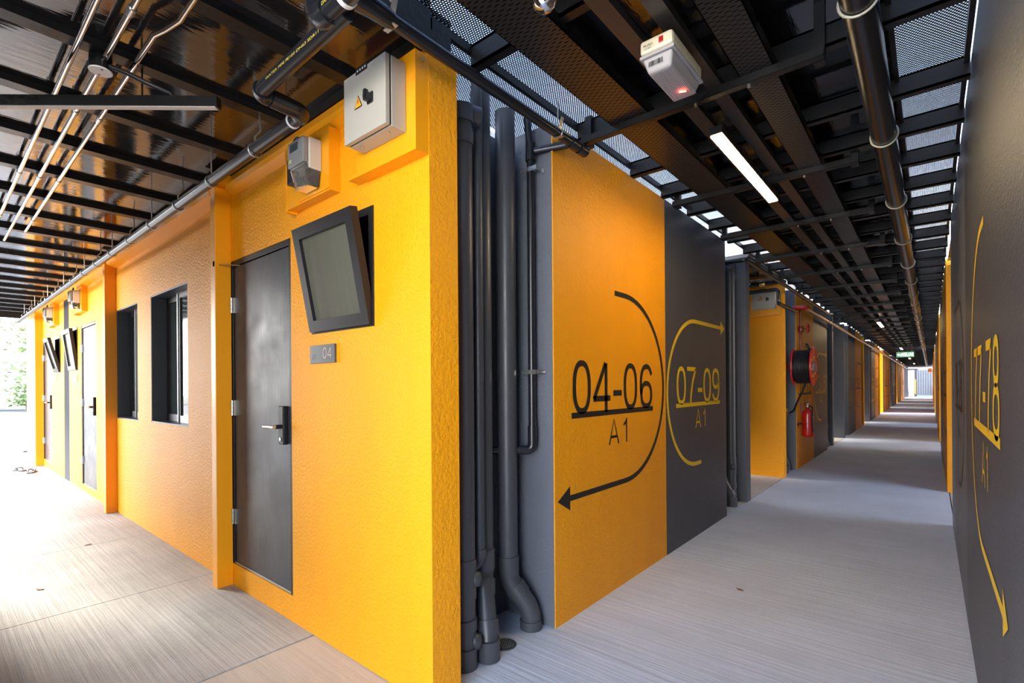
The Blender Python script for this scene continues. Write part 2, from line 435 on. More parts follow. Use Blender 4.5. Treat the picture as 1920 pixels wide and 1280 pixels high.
RP = [(GREY, GREY_L), (O, G), (O, O), (G, G), (O, G), (O, O), (G, O), (O, O)]
for k in range(NB):
    y = PER * k; fr, re = RP[k]; n = 78 - 6*k
    mb = box(XR, 12.9, YF + y + (.05 if k else 0), YF + y + .15, 0, 2.76)
    mb.box(XR, XR + .3, YF + y + .15, 3.81 + y, 0, TOPR); mb.box(XR + .3, 12.9, YF + y + .15, YF + y + .2, 2.5, TOP)
    if k:  mb = box(XR, 3.0, 8.05 - PER + y, 8.15 - PER + y, 0, 2.765); mb.box(XR, XR + .25, 8.15 - PER + y, 3.81 + y, 0, TOPR)
    a = mb.build('wall_right', fr, kind='structure')
    mb = box(XR, XR + .25, 3.81 + y, 6.22 + y, 0, TOPR); mb.box(XR + .25, 3.0, 6.12 + y, 6.22 + y, 0, 2.76)
    b = mb.build('wall_right', re, kind='structure')
    box(XR + .2, 3.0, 1.6 + y, 6.15 + y, 2.76, TOP - .01).build('ceiling', CORRD, kind='structure')
    wall_sign(a, XR, 3.112 + y, -1, '77-78' if k == 0 else '%02d-%02d' % (n-1, n), MARK_Y if fr in (GREY, GREY_L) and k != 3 else MARK_K, 'R', 'B', small=k < 3)
    wall_sign(b, XR, 5.310 + y, -1, '%02d-%02d' % (n-4, n-2), MARK_K, 'L', 'T', small=k < 3)

# unseen walls opposite: left one trimmed, right one added, to shape the daylight
box(-6.6, -1.85, -.62, -.50, 0, 2.76).build('wall_unseen_opposite', GREY, kind='structure')
box(.156, 9, -.62, -.50, 0, 2.76).build('wall_unseen_opposite', GREY, kind='structure')

# ------------------------------------------------------------------ ceilings
DZ = 2.812
def joist(name, x0, x1, y, w, z0, z1, along='y'):
    mb = MB()
    if along == 'y':   # runs along Y from x0..x1 meaning y range
        mb.box(y - w/2, y + w/2, x0, x1, z0, z1)
    else:
        mb.box(x0, x1, y - w/2, y + w/2, z0, z0 + .010); mb.box(x0, x1, y - w/2, y - w/2 + .01, z0, z1); mb.box(x0, x1, y - w/2, y + w/2, z1 - .01, z1)
    return mb.build(name, BLACK)
box(-13.6, -1.56, -.75, YF - .005, DZ, DZ + .05).build('ceiling', DECK, kind='structure')
box(-13.62, -1.56, YF - .03, YF + .1, 2.77, 2.9).build('trim_1', BLACK, kind='structure')
box(-13.66, -13.60, -.75, YF, 2.72, 2.98).build('trim_2', BLACK, kind='structure')
box(-1.60, -1.54, -.75, YF - .03, 2.74, 2.93).build('trim_3', BLACK, kind='structure')
box(.16, 13, -.75, YF - .005, DZ, DZ + .05).build('ceiling', DECK, kind='structure')
for k in range(1, NB + 1):
    if k == GAPK: continue
    y0, y1 = YB + PER*(k-1), YF + PER*k
    box(-3.4, -1.60, y0, y1 + .15, DZ, DZ + .04).build('ceiling', DECK, kind='structure')
    box(.17, 1.6, y0, y1 + .15, DZ, DZ + .04).build('ceiling', DECK, kind='structure')
for i in range(19):
    o = joist('ceiling_joist', -.74, YF - .03, -2.096 - .605*i, .075, 2.78, DZ + .02)
    tag(o, ('%s black steel joist under the glossy ceiling of the left walkway' % ORD[i]).replace('nearest', 'nearest, rightmost'), 'beam', 'joists over the left walkway')

# corridor deck, ribbed, with perforated walkway sheets along both edges
segs = [(-1.0, YB + PER*(GAPK-1) + .1), (YF + PER*GAPK - .05, 56.4)]
for a, b in segs:
    mb = box(-1.21, -.135, a, b, 2.955, 2.99); mb.box(-1.217, -1.208, a, b, 2.876, 2.99); mb.box(-.137, -.127, a, b, 2.876, 2.99)
    mb.build('ceiling', DECK, kind='structure')
jy = [1.62, 2.50, 3.17, 3.68, 4.21, 4.75, 5.30]
while jy[-1] < 56: jy.append(jy[-1] + .56)
n = 0
for y in jy:
    if 19.4 < y < 20.6 and False: continue
    o = joist('ceiling_joist', XL + .02, XR - .003, y, .05, 2.775, 2.872, 'x')
    tag(o, '%s black joist crossing above the corridor, counted from the camera' % ORD[n] if n < 14 else 'thin black joist crossing the corridor ceiling far beyond the first lamp', 'beam', 'joists across the corridor ceiling')
    n += 1
for nm, x0, x1, side in (('left', -1.98, -1.222, 'left'), ('right', -.128, XR - .007, 'right')):
    y = .0 if side == 'left' else 1.5; i = 0
    while y < 56:
        L = 2.4
        mb = box(x0, x1, y, min(y + L, 56.4), 2.874, 2.877)
        o = mb.build('perforated_sheet', MESH)
        box(XL + .006 if side == 'left' else x1 - .02, XL + .026 if side == 'left' else x1, y, min(y + L, 56.4) - .004, 2.836, 2.8735).build('edge_angle', BLACK, o)
        box(x1 - .02 if side == 'left' else x0, x1 if side == 'left' else x0 + .02, y, min(y + L, 56.4) - .004, 2.845, 2.8735).build('edge_angle', BLACK, o)
        tag(o, ('%s black perforated sheet of the strip along the %s corridor wall' % (ORD[i], side)) if i < 8 else 'black perforated sheet deep in the corridor along the %s wall' % side, 'perforated sheet', 'perforated sheets along the %s wall' % side)
        y += L; i += 1

# cable trays and trunking
def tray(name, x0, x1, z, label, gap=None):
    r = thing(name, ((x0+x1)/2, 28, z), label, 'cable tray')
    box(x0, x1, -.8, 56, z, z + .004).build('tray_bottom', TRAY, r)
    box(x0, x0 + .004, -.8, 56, z, z + .05).build('side_flange', BLACK, r)
    box(x1 - .004, x1, -.8, 56, z, z + .05).build('side_flange', BLACK, r)
TZ = 2.741
tray('cable_tray', -1.305, -1.095, TZ, 'slotted black cable tray running beside the left perforated strip')
tray('cable_tray', -.655, -.515, TZ, 'slotted black cable tray running right of the lit lamp')
TRK = M('brown black trunking', (.035, .030, .027), .35)
for x0, x1, lb in ((-.955, -.885, 'narrow dark trunking rail left of the pair above the lamp'), (-.800, -.735, 'narrow dark trunking rail right of the pair above the emergency light')):
    mb = box(x0, x1, -.8, 56, TZ, TZ + .035)
    tag(mb.build('trunking_rail', TRK), lb, 'trunking')

ty = [.98, 2.42, 3.72, 4.86, 6.05, 7.25, 8.45]
while ty[-1] < 54: ty.append(ty[-1] + 1.2)
def trapeze(y, label):
    r = thing('trapeze_hanger', (-.92, y, 2.70), label, 'hanger', 'trapeze hangers across the corridor')
    mb = box(-1.50, -.33, y - .02, y + .02, 2.702, 2.706); mb.box(-1.50, -.33, y - .02, y - .016, 2.702, 2.74); mb.box(-1.50, -.33, y + .016, y + .02, 2.702, 2.74)
    mb.build('crossbar', BLACK, r)
    for x in (-1.48, -.35):
        box(x - .02, x + .02, y - .02 + .045, y + .02 + .045, 2.70, 2.874 if x < -1 else 2.956).build('upright', BLACK, r)
    for x in (-.86, -.62): MB().cyl((x, y, 2.69), (x, y, 2.703), .008, 8).build('bolt', STEEL, r)
    return r
for i, y in enumerate(ty):
    if i == 0: continue
    if i == 1: t0 = trapeze(y, 'nearest black trapeze bar crossing the corridor beside the emergency light')
    else:
        move_copy(t0, (-.92, y, 2.70), '%s black trapeze bar crossing under the corridor trays' % ORD[i-1] if i < 12 else 'black trapeze bar crossing under the trays far down the corridor')

# round black pipe along the right side
r = thing('ceiling_pipe', (-.187, 28, 2.66), 'thick black pipe hung along the right of the corridor ceiling', 'pipe')
MB().tube([(-.187, y, 2.72) for y in (-.8, 14, 28, 42, 55)], .056, 22).build('pipe', PIPE, r)
tp = MB(); tp.box(-.2445, -.2435, -.8, 55, 2.712, 2.718); tp.build('blue_stripe', M('blue pipe stripe', (.03, .10, .22), .4), r)
y = 2.16
while y < 54:
    MB().tube([(-.187 + .062*math.cos(t), y, 2.72 + .062*math.sin(t)) for t in [k*PI/12 for k in range(24)]], .0055, 6, closed=True).build('pipe_clamp', COLLAR, r)
    box(-.191, -.183, y - .01, y + .01, 2.78, 2.955).build('hanger_rod', BLACK, r)
    y += 1.29

# ------------------------------------------------------------------ lamps
def lamp(y, label, far=False):
    r = thing('linear_lamp', (-.85, y, 2.64), label, 'lamp', 'linear lamps down the corridor')
    mb = box(-.882, -.815, y - .63, y + .63, 2.648, 2.69); mb.build('housing', BLACK, r)
    box(-.876, -.821, y - .62, y + .62, 2.642, 2.6478).build('diffuser', LED, r)
    mb = MB()
    for d in (-.4, .4): mb.cyl((-.85, y + d, 2.69), (-.85, y + d, 2.741), .006, 8)
    mb.build('stem', BLACK, r)
    return r
l0 = lamp(3.30, 'nearest warm lit linear lamp under the corridor trays')
for y, s in ((14.0, 'second warm lit linear lamp, far past the hose reel'), (24.6, 'third warm lit linear lamp, just in front of the exit sign'), (35.2, 'fourth lit linear lamp, beyond the exit sign'), (45.8, 'last lit linear lamp before the far opening')):
    move_copy(l0, (-.85, y, 2.64), s)

# emergency light
r = thing('emergency_light', (-.805, 1.90, 2.585), 'cream emergency light with ribbed lens and red glowing indicator', 'emergency light')
ex0, ex1, ey0, ey1 = -.872, -.738, 1.835, 2.155
box(ex0, ex1, ey0, ey1, 2.645, 2.70).build('base', CREAM, r, bevel=.012)
b = box(ex0 - .004, ex1 + .004, ey0 + .004, ey1 + .004, 2.632, 2.6445).build('rim', LENS, r, bevel=.005)
mb = MB(); x0, x1, y0, y1 = ex0 + .006, ex1 - .006, ey0 + .012, ey1 - .006
mb.add([(x0,y0,2.6315),(x1,y0,2.6315),(x1,y1,2.6315),(x0,y1,2.6315),(x0+.014,y0+.022,2.580),(x1-.014,y0+.022,2.580),(x1-.014,y1-.022,2.580),(x0+.014,y1-.022,2.580)],
       [(0,1,2,3),(4,7,6,5),(0,4,5,1),(1,5,6,2),(2,6,7,3),(3,7,4,0)])
le = mb.build('lens', LENS, r, bevel=.008)
rb = MB()
for i in range(15): rb.box(x0 + .02 + i*.0066, x0 + .0225 + i*.0066, y0 + .035, y1 - .03, 2.5785, 2.580)
rb.build('lens_rib', LENS, le)
box(-.805 + .013, -.805 + .031, ey0 - .004, ey0, 2.662, 2.684).build('test_button', M('red switch', (.45, .02, .02), .3), r, bevel=.002)
lettering(MB(), 'PUSH', (ex0 + .018, ey0, 2.668), (1,0,0), (0,0,1), .036, .010).build('button_text', MARK_K, r)
lettering(MB(), 'TO TEST', (ex0 + .022, ey0, 2.657), (1,0,0), (0,0,1), .026, .006).build('button_text', MARK_K, r)
bc = MB()
for i in range(16): bc.box(ex0 + .03 + i*.0036, ex0 + .0305 + i*.0036 + random.choice((.0006, .0014, .002)), ey0 + .0175, ey0 + .0185, 2.598, 2.618)
bc.build('printed_label', MARK_K, r)
MB().cyl((-.80, 2.055, 2.574), (-.775, 2.067, 2.574), .0026, 8).build('indicator_lamp', REDLED, r)

# polished dome at the top edge
r = thing('ceiling_dome', (-1.0, 1.38, 2.62), 'polished chrome dome hanging at the top edge between tray and emergency light', 'dome')
MB().lathe((-1.0, 1.375, 2.62), [(.001, 0), (.018, .004), (.034, .016), (.044, .036), (.047, .06), (.046, .075)]).build('dome', CHROME, r)
MB().lathe((-1.0, 1.375, 2.695), [(.05, 0), (.05, .02), (.02, .022), (.02, .06)]).build('mount', BLACK, r)

# exit sign
r = thing('exit_sign', (-.70, 23.6, 2.26), 'lit green exit sign with white letters hung across the corridor', 'exit sign')
ES = box(-.96, -.44, 23.58, 23.62, 2.27, 2.47).build('sign_box', SIGNG, r)
mb = MB(); lettering(mb, 'KELUAR', (-.765, 23.58, 2.305), (1,0,0), (0,0,1), .315, .13)
flat(mb, [(-.94, 2.37), (-.89, 2.42), (-.89, 2.39), (-.86, 2.39), (-.86, 2.35), (-.89, 2.35), (-.89, 2.32)][::-1], (0, 23.58, 0), (1,0,0), (0,0,1))
ribbon(mb, [(-.84, 2.31), (-.815, 2.36), (-.80, 2.41)], .02, (0, 23.58, 0), (1,0,0), (0,0,1)); ribbon(mb, [(-.80, 2.31), (-.812, 2.36)], .018, (0, 23.58, 0), (1,0,0), (0,0,1))
ribbon(mb, [(-.835, 2.385), (-.80, 2.395), (-.775, 2.37)], .014, (0, 23.58, 0), (1,0,0), (0,0,1))
mb.build('sign_lettering', SIGNW, r)
mb = MB(); mb.cyl((-.9, 23.6, 2.47), (-.9, 23.6, 2.78), .006, 8); mb.cyl((-.5, 23.6, 2.47), (-.5, 23.6, 2.78), .006, 8); mb.build('hanger_rod', STEEL, r)

# ------------------------------------------------------------------ facade: trims, doors, windows
box(-3.73, -3.65, 1.265, YF, 0, 2.69).build('trim_4', ORANGE_S, kind='structure', bevel=.003)
box(-6.84, -6.76, 1.265, YF, 0, 2.69).build('trim_5', ORANGE_S, kind='structure', bevel=.003)
mb = box(-12.93, -11.86, 1.265, YF, 0, 2.72); mb.build('trim_6', ORANGE_S, kind='structure', bevel=.003)
def rail(x0, x1, y0, nm):
    mb = MB(); P = [(y0, 2.665), (YF, 2.64), (YF, 2.765), (y0 + .03, 2.765), (y0, 2.70)]
    A = [(x0, a, b) for a, b in P]; Bv = [(x1, a, b) for a, b in P]; k = len(P)
    mb.add(A + Bv, [list(range(k)), list(range(k, 2*k))[::-1]] + [(i, i + k, (i+1) % k + k, (i+1) % k) for i in range(k)])
    mb.build(nm, ORANGE_S, kind='structure')
rail(-3.60, -2.12, 1.315, 'trim_7'); rail(-6.72, -3.78, 1.275, 'trim_8'); rail(-11.9, -6.88, 1.29, 'trim_9')
mb = box(-3.80, -3.58, 1.255, YF, 2.692, 2.765); mb.build('trim_10', ORANGE_S, kind='structure', bevel=.003)
mb = box(-6.90, -6.70, 1.255, YF, 2.692, 2.765); mb.build('trim_11', ORANGE_S, kind='structure', bevel=.003)

def door(nm, h, ybase=YF, hinge=True, stay=False):
    x0, x1, z0, z1 = h
    r = struct(nm, ((x0+x1)/2, ybase + .05, z0))
    fr = MB(); w = .035
    fr.box(x0, x0 + w, ybase + .004, ybase + .09, z0, z1); fr.box(x1 - w, x1, ybase + .004, ybase + .09, z0, z1); fr.box(x0 + w, x1 - w, ybase + .004, ybase + .09, z1 - w, z1)
    fr.build('door_frame', FRAME, r, bevel=.002)
    box(x0 + w, x1 - w, ybase + .01, ybase + .09, z0 - .006, z0 + .012).build('threshold', ALU, r)
    lf = box(x0 + w + .004, x1 - w - .004, ybase + .014, ybase + .058, z0 + .014, z1 - w - .004).build('door_leaf', DOOR, r, bevel=.002)
    for z in (z0 + .27, (z0+z1)/2 - .02, z1 - .35):
        mb = MB()
        for i in range(4): mb.cyl((x0 + .03, ybase - .004, z + i*.026), (x0 + .03, ybase - .004, z + i*.026 + .024), .008, 10)
        mb.box(x0 + .028, x0 + .055, ybase + .004, ybase + .0135, z, z + .102)
        mb.build('hinge', STEEL, r)
    lx = x1 - w - .068
    lk = box(lx - .034, lx + .034, ybase - .018, ybase + .013, 1.01, 1.235).build('lock_body', FRAME, r, bevel=.006)
    mb = MB(); mb.cyl((lx, ybase - .018, 1.115), (lx, ybase - .060, 1.115), .012, 12)
    mb.build('handle_neck', FRAME, lk)
    MB().tube([(lx + .012, ybase - .058, 1.115), (lx - .06, ybase - .060, 1.115), (lx - .125, ybase - .060, 1.113)], [.011, .010, .009], 12).build('lever_handle', STEEL, lk)
    MB().cyl((lx, ybase - .018, 1.042), (lx, ybase - .022, 1.042), .011, 14).build('keyhole', STEEL, lk)
    if stay:
        mb = MB(); mb.cyl((x0 + .16, ybase + .005, z1 - .045), (x0 - .005, ybase - .085, z1 - .03), .004, 8)
        mb.build('door_stay', STEEL, r)
        box(x0 - .02, x0 + .012, ybase - .10, ybase - .075, z1 - .045, z1 - .010).build('stay_hook', FRAME, r)
    return r
door('door_1', DOOR_1, stay=True); door('door_2', DOOR_2); door('door_3', DOOR_3)

def hopper(nm, h, tilt):
    x0, x1, z0, z1 = h
    r = struct(nm, ((x0+x1)/2, YF + .05, z0)); fr = MB(); w = .038
    for a in ((x0, x0 + w, z0, z1), (x1 - w, x1, z0, z1), (x0 + w, x1 - w, z0, z0 + w), (x0 + w, x1 - w, z1 - w, z1)): fr.box(a[0], a[1], YF - .006, YF + .11, a[2], a[3])
    fr.build('window_frame', FRAME, r, bevel=.002)
    # tilting sash, hinged at the bottom
    t = math.radians(tilt); piv = Vector((0, YF + .004, z0 + .012)); H = z1 - z0 - .03
    def T(x, d, s): return Vector((x, piv.y - d*math.cos(t) - s*math.sin(t), piv.z + s*math.cos(t) - d*math.sin(t)))
    def tb(mb, a, b, s0, s1, d0, d1):
        vs = [T(x, d, s) for s in (s0, s1) for x, d in ((a, d0), (b, d0), (b, d1), (a, d1))]
        mb.add(vs, [(0,1,2,3),(4,7,6,5),(0,4,5,1),(1,5,6,2),(2,6,7,3),(3,7,4,0)])
    sb = MB(); q = .058; a, b = x0 + .012, x1 - .012
    tb(sb, a, a + q, 0, H, -.012, .026); tb(sb, b - q, b, 0, H, -.012, .026)
    tb(sb, a + q, b - q, 0, q, -.012, .026); tb(sb, a + q, b - q, H - q, H, -.012, .026)
    sh = sb.build('sash', FRAME, r)
    g = MB(); tb(g, a + q, b - q, q, H - q, .000, .008); g.build('pane', FROST, sh)
    return r
hopper('window_1', HOP_1, 10.5); hopper('window_2', HOP_2, 7); hopper('window_3', HOP_3, 14)

def slider(nm, h):
    x0, x1, z0, z1 = h
    r = struct(nm, ((x0+x1)/2, YF + .1, z0)); w = .03
    fr = MB()
    fr.box(x0, x0 + .012, YF + .002, YF + .16, z0, z1); fr.box(x1 - .012, x1, YF + .002, YF + .16, z0, z1)
    fr.box(x0 + .012, x1 - .012, YF + .002, YF + .16, z1 - .012, z1); fr.box(x0 + .012, x1 - .012, YF + .002, YF + .16, z0, z0 + .012)
    fr.build('window_frame', WFRAME, r)
    xm = x0 + (x1 - x0)*.50
    for i, (a, b, d) in enumerate(((x0 + .012, xm + .03, .135), (xm - .03, x1 - .012, .098))):
        sb = MB(); z2, z3 = z0 + .012, z1 - .012; s = .05
        for c in ((a, a + s, z2, z3), (b - s, b, z2, z3), (a + s, b - s, z3 - s, z3)): sb.box(c[0], c[1], YF + d - .014, YF + d + .014, c[2], c[3])
        sh = sb.build('sash', FRAME, r)
        box(a + s, b - s, YF + d - .014, YF + d + .014, z2, z2 + s*1.2).build('bottom_rail', ALU, sh)
        box(a + s, b - s, YF + d - .003, YF + d + .003, z2 + s*1.2, z3 - s).build('pane', GLASS, sh)
    box(xm - .032, xm - .012, YF + .076, YF + .0835, z0 + .015, z1 - .02).build('meeting_stile', ALU, r)
    return r
slider('window_4', WIN_A); slider('window_5', WIN_B)

# number plates
def plate(x0, x1, z0, z1, label, text=True, mat=M('graphite plate', (.075, .078, .085), .32, metal=.3)):
    r = thing('number_plate', ((x0+x1)/2, YF, z0), label, 'number plate')
    box(x0, x1, YF - .012, YF - .001, z0, z1).build('plate', mat, r, bevel=.001)
    if text:
        mb = MB()
        for ch, u0, w in (('A', .020, .018), ('1', .044, .014)):
            for st in strokes(ch, (.08, .05)): ribbon(mb, [(x0 + u0 + p*w, z0 + .020 + q*.030) for p, q in st], .0032, (0, YF - .012, 0), (1,0,0), (0,0,1), .0008)
        mb.build('plate_lettering', M('black engraving', (.01, .01, .012), .4), r)
        mb = MB()
        for ch, u0, w in (('0', .134, .036), ('4', .180, .040)):
            for st in strokes(ch, (.06, .04)): ribbon(mb, [(x0 + u0 + p*w, z0 + .024 + q*.056) for p, q in st], .0042, (0, YF - .012, 0), (1,0,0), (0,0,1), .0008)
        mb.build('plate_lettering', M('rose metal figures', (.50, .38, .34), .3, metal=.5), r)
    return r
plate(-2.565, -2.317, 1.471, 1.567, 'dark number plate reading A1 04 below the tilted window')
PL = M('light grey plate', (.55, .54, .52), .3, metal=.3)
plate(-9.12, -8.87, 1.43, 1.53, 'small pale number plate under the far tilted window left of the pale door', False, PL)
plate(-10.68, -10.44, 1.45, 1.55, 'small pale number plate under the farthest tilted window', False, PL)

# ------------------------------------------------------------------ electrical box with its yellow bracket
def elec_box(dy, label):
    y = dy
    r = thing('electrical_box', (-1.80, 1.28 + y, 2.39), label, 'electrical box')
    bx0, bx1, by0, by1, z0, z1 = -1.952, -1.652, 1.193, 1.296, 2.398, 2.682
    bk = box(bx0, bx1, by0 + .030 + y, by1 + y, z0, z1).build('enclosure', BEIGE, r, bevel=.003)
    for x in (bx0 + .055, bx1 - .055): MB().cyl((x, by0 + .055 + y, z0 - .006), (x, by0 + .055 + y, z0), .006, 8).build('bolt', STEEL, bk)
    box(bx0 + .004, bx1 - .004, by0 + .0225 + y, by0 + .0295 + y, z0 + .004, z1 - .004).build('door_seal', RUBBER, r)
    dr = box(bx0, bx1, by0 + y, by0 + .022 + y, z0, z1).build('door', BEIGE, r, bevel=.003)
    U, V = (1,0,0), (0,0,1); Oo = (0, by0 + y, 0)
    cx, cz = -1.840, 2.522
    flat(MB(), [(cx - .030, cz), (cx + .030, cz), (cx, cz + .055)], Oo, U, V, .0012).build('warning_sticker', MARK_K, dr)
    flat(MB(), [(cx - .0235, cz + .0040), (cx + .0235, cz + .0040), (cx, cz + .0470)], Oo, U, V, .0020).build('warning_sticker', M('warning orange', (.85, .36, .02), .4), dr)
    flat(MB(), [(cx - .001, cz + .036), (cx - .006, cz + .022), (cx, cz + .023), (cx - .003, cz + .008), (cx + .006, cz + .026), (cx + .001, cz + .025), (cx + .004, cz + .036)], Oo, U, V, .0028).build('warning_bolt', M('warning red', (.5, .05, .01), .4), dr)
    kx, kz = -1.752, 2.532
    kb = box(kx - .020, kx + .020, by0 - .006 + y, by0 + y, kz - .022, kz + .022).build('switch_base', RUBBER, dr, bevel=.003)
    mb = MB(); mb.cyl((kx + .003, by0 - .006 + y, kz), (kx + .003, by0 - .030 + y, kz), .016, 14); mb.box(kx - .004, kx + .010, by0 - .034 + y, by0 - .018 + y, kz - .022, kz + .022)
    mb.build('rotary_knob', RUBBER, kb)
    tg = box(bx0 + .098, bx0 + .178, by0 - .003 + y, by0 + .012 + y, z1 - .018, z1 + .006).build('name_tag', RUBBER, dr)
    mb = MB()
    for i in range(4): mb.box(bx0 + .108 + i*.018, bx0 + .116 + i*.018, by0 - .0036 + y, by0 - .003 + y, z1 - .010, z1 - .002)
    mb.build('tag_print', WHITE, tg)
    br = box(-2.02, -1.592, 1.2965 + y, 1.303 + y, 2.312, 2.72); br.box(-2.02, -1.592, 1.303 + y, YF - .001 + y, 2.312, 2.318); br.box(-1.598, -1.592, 1.303 + y, YF - .001 + y, 2.318, 2.72)
    br.box(-2.10, -1.62, 1.3035 + y, YF - .001 + y, 2.318, 2.33)
    br.build('mounting_bracket', ORANGE_S, r)
    MB().cyl((-1.5915, 1.33 + y, 2.69), (-1.585, 1.33 + y, 2.69), .009, 8).build('bracket_bolt', BRASS, r)
    return r
e0 = elec_box(0, 'beige electrical box with warning triangle high on the near orange corner')
move_copy(e0, (-1.80, 1.28 + PER, 2.39), 'beige electrical box with warning triangle on the orange front across the next alley')

# electricity meters
def meter(x, label):
    r = thing('electricity_meter', (x, 1.26, 2.30), label, 'electricity meter', 'electricity meters along the left facade')
    br = MB(); br.box(x - .17, x + .15, 1.3035, 1.31, 2.335, 2.64)
    br.box(x - .30, x - .29, 1.30, YF - .001, 2.31, 2.66); br.box(x - .29, x - .17, 1.3035, 1.31, 2.32, 2.66)
    br.box(x - .30, x + .15, 1.31, YF - .001, 2.326, 2.335); br.box(x + .144, x + .15, 1.31, YF - .001, 2.335, 2.64)
    br.build('mounting_bracket', ORANGE_S, r)
    bd = box(x - .085, x + .085, 1.235, 1.303, 2.43, 2.585).build('meter_body', M('pale meter plastic', (.55, .50, .42), .4), r, bevel=.006)
    box(x - .080, x + .080, 1.205, 1.2345, 2.455, 2.58).build('meter_face', M('grey meter face', (.22, .22, .22), .2, coat=.4), r, bevel=.006)
    box(x - .050, x + .030, 1.2035, 1.2045, 2.525, 2.565).build('meter_display', M('meter display', (.04, .05, .055), .15), r)
    box(x - .060, x - .035, 1.2035, 1.2045, 2.475, 2.492).build('meter_badge', M('yellow green badge', (.45, .48, .12), .4), r)
    mb = MB(); mb.add([(x-.078,1.215,2.454),(x+.078,1.215,2.454),(x+.078,1.30,2.429),(x-.078,1.30,2.429),(x-.062,1.235,2.352),(x+.062,1.235,2.352),(x+.062,1.30,2.352),(x-.062,1.30,2.352)],
           [(0,3,2,1),(4,5,6,7),(0,1,5,4),(1,2,6,5),(2,3,7,6),(3,0,4,7)])
    mb.build('terminal_cover', CLEARP, r, bevel=.006)
    for i, d in enumerate((-.05, -.02, .02, .05)):
        MB().tube([(x + d, 1.26, 2.43), (x + d*.8, 1.235, 2.405), (x + d*.9 + .006, 1.24, 2.375), (x + d*.6 + .01, 1.27, 2.358)], .006, 8).build('terminal_wire', M('meter wire', [(.03,.03,.035),(.30,.25,.05),(.20,.20,.24),(.05,.05,.05)][i], .4), r)
    box(x - .150, x - .088, 1.235, 1.303, 2.40, 2.53).build('fuse_holder', RUBBER, r, bevel=.004)
    MB().tube([(x - .115, 1.25, 2.53)] + [(x - .095 + .042*math.cos(t), 1.262, 2.60 + .042*math.sin(t)) for t in [PI*1.15 - k*PI*1.3/12 for k in range(13)]] + [(x - .05, 1.26, 2.575)], .0055, 8).build('cable_loop', RUBBER, r)
    return r
m0 = meter(-2.42, 'electricity meter with clear terminal cover above the near charcoal door')
move_copy(m0, (-8.35, 1.26, 2.30), 'electricity meter above the far pale door between the orange posts')
move_copy(m0, (-10.40, 1.26, 2.30), 'electricity meter farthest along the left facade above the last tilted window')

# ------------------------------------------------------------------ pipes
def arc_pts(c, a, b, r, n=6):
    """quarter elbow from direction a to direction b around corner point c"""
    c, a, b = Vector(c), Vector(a).normalized(), Vector(b).normalized()
    o = c - a*r + b*r
    return [o - b*r*math.cos(t) + a*r*math.sin(t) for t in [k*PI/2/n for k in range(n+1)]]
# suction pipe along the left facade
r = thing('facade_pipe', (-6, 1.13, 2.55), 'black water pipe hung along the top of the left facade', 'pipe')
pts = [(-12.6, 1.13, 2.56), (-7.0, 1.13, 2.585), (-5.0, 1.13, 2.583), (-3.5, 1.13, 2.59), (-2.28, 1.13, 2.595)]
MB().tube(pts + arc_pts((-2.18, 1.13, 2.595), (1,0,0), (0,-1,0), .04) , .030, 18).build('pipe', PIPE, r)
MB().tube(arc_pts((-2.18, 1.13, 2.595), (1,0,0), (0,-1,0), .045) + [(-2.18, .98, 2.60)] , .038, 18).build('elbow', PIPE, r)
MB().tube([(-2.18, 1.10, 2.597), (-2.18, .95, 2.60)], .030, 18).build('pipe', PIPE, r)
MB().tube([(-2.18, .97, 2.60)] + arc_pts((-2.18, .93, 2.60), (0,-1,0), (1,0,0), .035), .038, 18).build('elbow', PIPE, r)
MB().tube([(-2.15, .93, 2.60), (-1.50, .93, 2.615)], .030, 18).build('pipe', PIPE, r)
pr = MB()
lettering(pr, 'WATER PIPE PE100 DN63 SDR11 PN16', (-2.05, .9012, 2.588), (1,0,0), (0,0,1), .50, .011, .0008); pr.build('printed_text', TAGY, r)
MB().lathe((-2.29, 1.13, 2.595), [(.033, 0), (.033, .012)], 'x').build('white_ring', WHITE, r)
for i in range(16):
    x = -2.70 - .605*i; rg = MB()
    rg.tube([(x, 1.13 + .034*math.cos(t), 2.587 + .034*math.sin(t)) for t in [k*PI/8 for k in range(16)]], .004, 6, closed=True)
    rg.build('pipe_ring', STEEL, r)
    if i % 2 == 0: MB().tube([(x, 1.13, 2.621), (x, 1.13, 2.66), (x, 1.16, 2.70), (x, 1.15, 2.90)], .005, 6).build('hanger_rod', STEEL, r)
    else: MB().cyl((x, 1.13, 2.621), (x, 1.13, 2.78), .004, 6).build('hanger_rod', STEEL, r)
# big riser with elbow
r = thing('supply_pipe', (-1.6, .92, 2.60), 'thick black pipe elbow coming down at the top beside the electrical box', 'pipe')
MB().tube([(-1.63, .90, 2.90)] + [Vector(p) for p in arc_pts((-1.63, .90, 2.625), (0,0,-1), (1,0,0), .05)] + [(-1.30, .90, 2.635)], .036, 20).build('pipe', PIPE, r)
MB().tube([(-1.63, .90, 2.72)] + arc_pts((-1.63, .90, 2.625), (0,0,-1), (1,0,0), .052) + [(-1.555, .90, 2.626)], .044, 20).build('elbow', PIPE, r)
MB().lathe((-1.465, .90, 2.630), [(.040, 0), (.040, .016)], 'x').build('white_ring', WHITE, r)
pr = MB(); lettering(pr, 'DN75 SDR11 PN16', (-1.54, .8622, 2.614), (1,0,0), (0,0,1), .15, .013, .001); pr.build('printed_text', TAGY, r)
for z in (.012, -.012): MB().cyl((-1.63 - .004, .8635 + abs(z)*.1, 2.90), (-1.63 - .004, .8635 + abs(z)*.1, 2.73), .002, 6).build('blue_stripe', M('blue pipe line', (.03, .09, .22), .4), r)

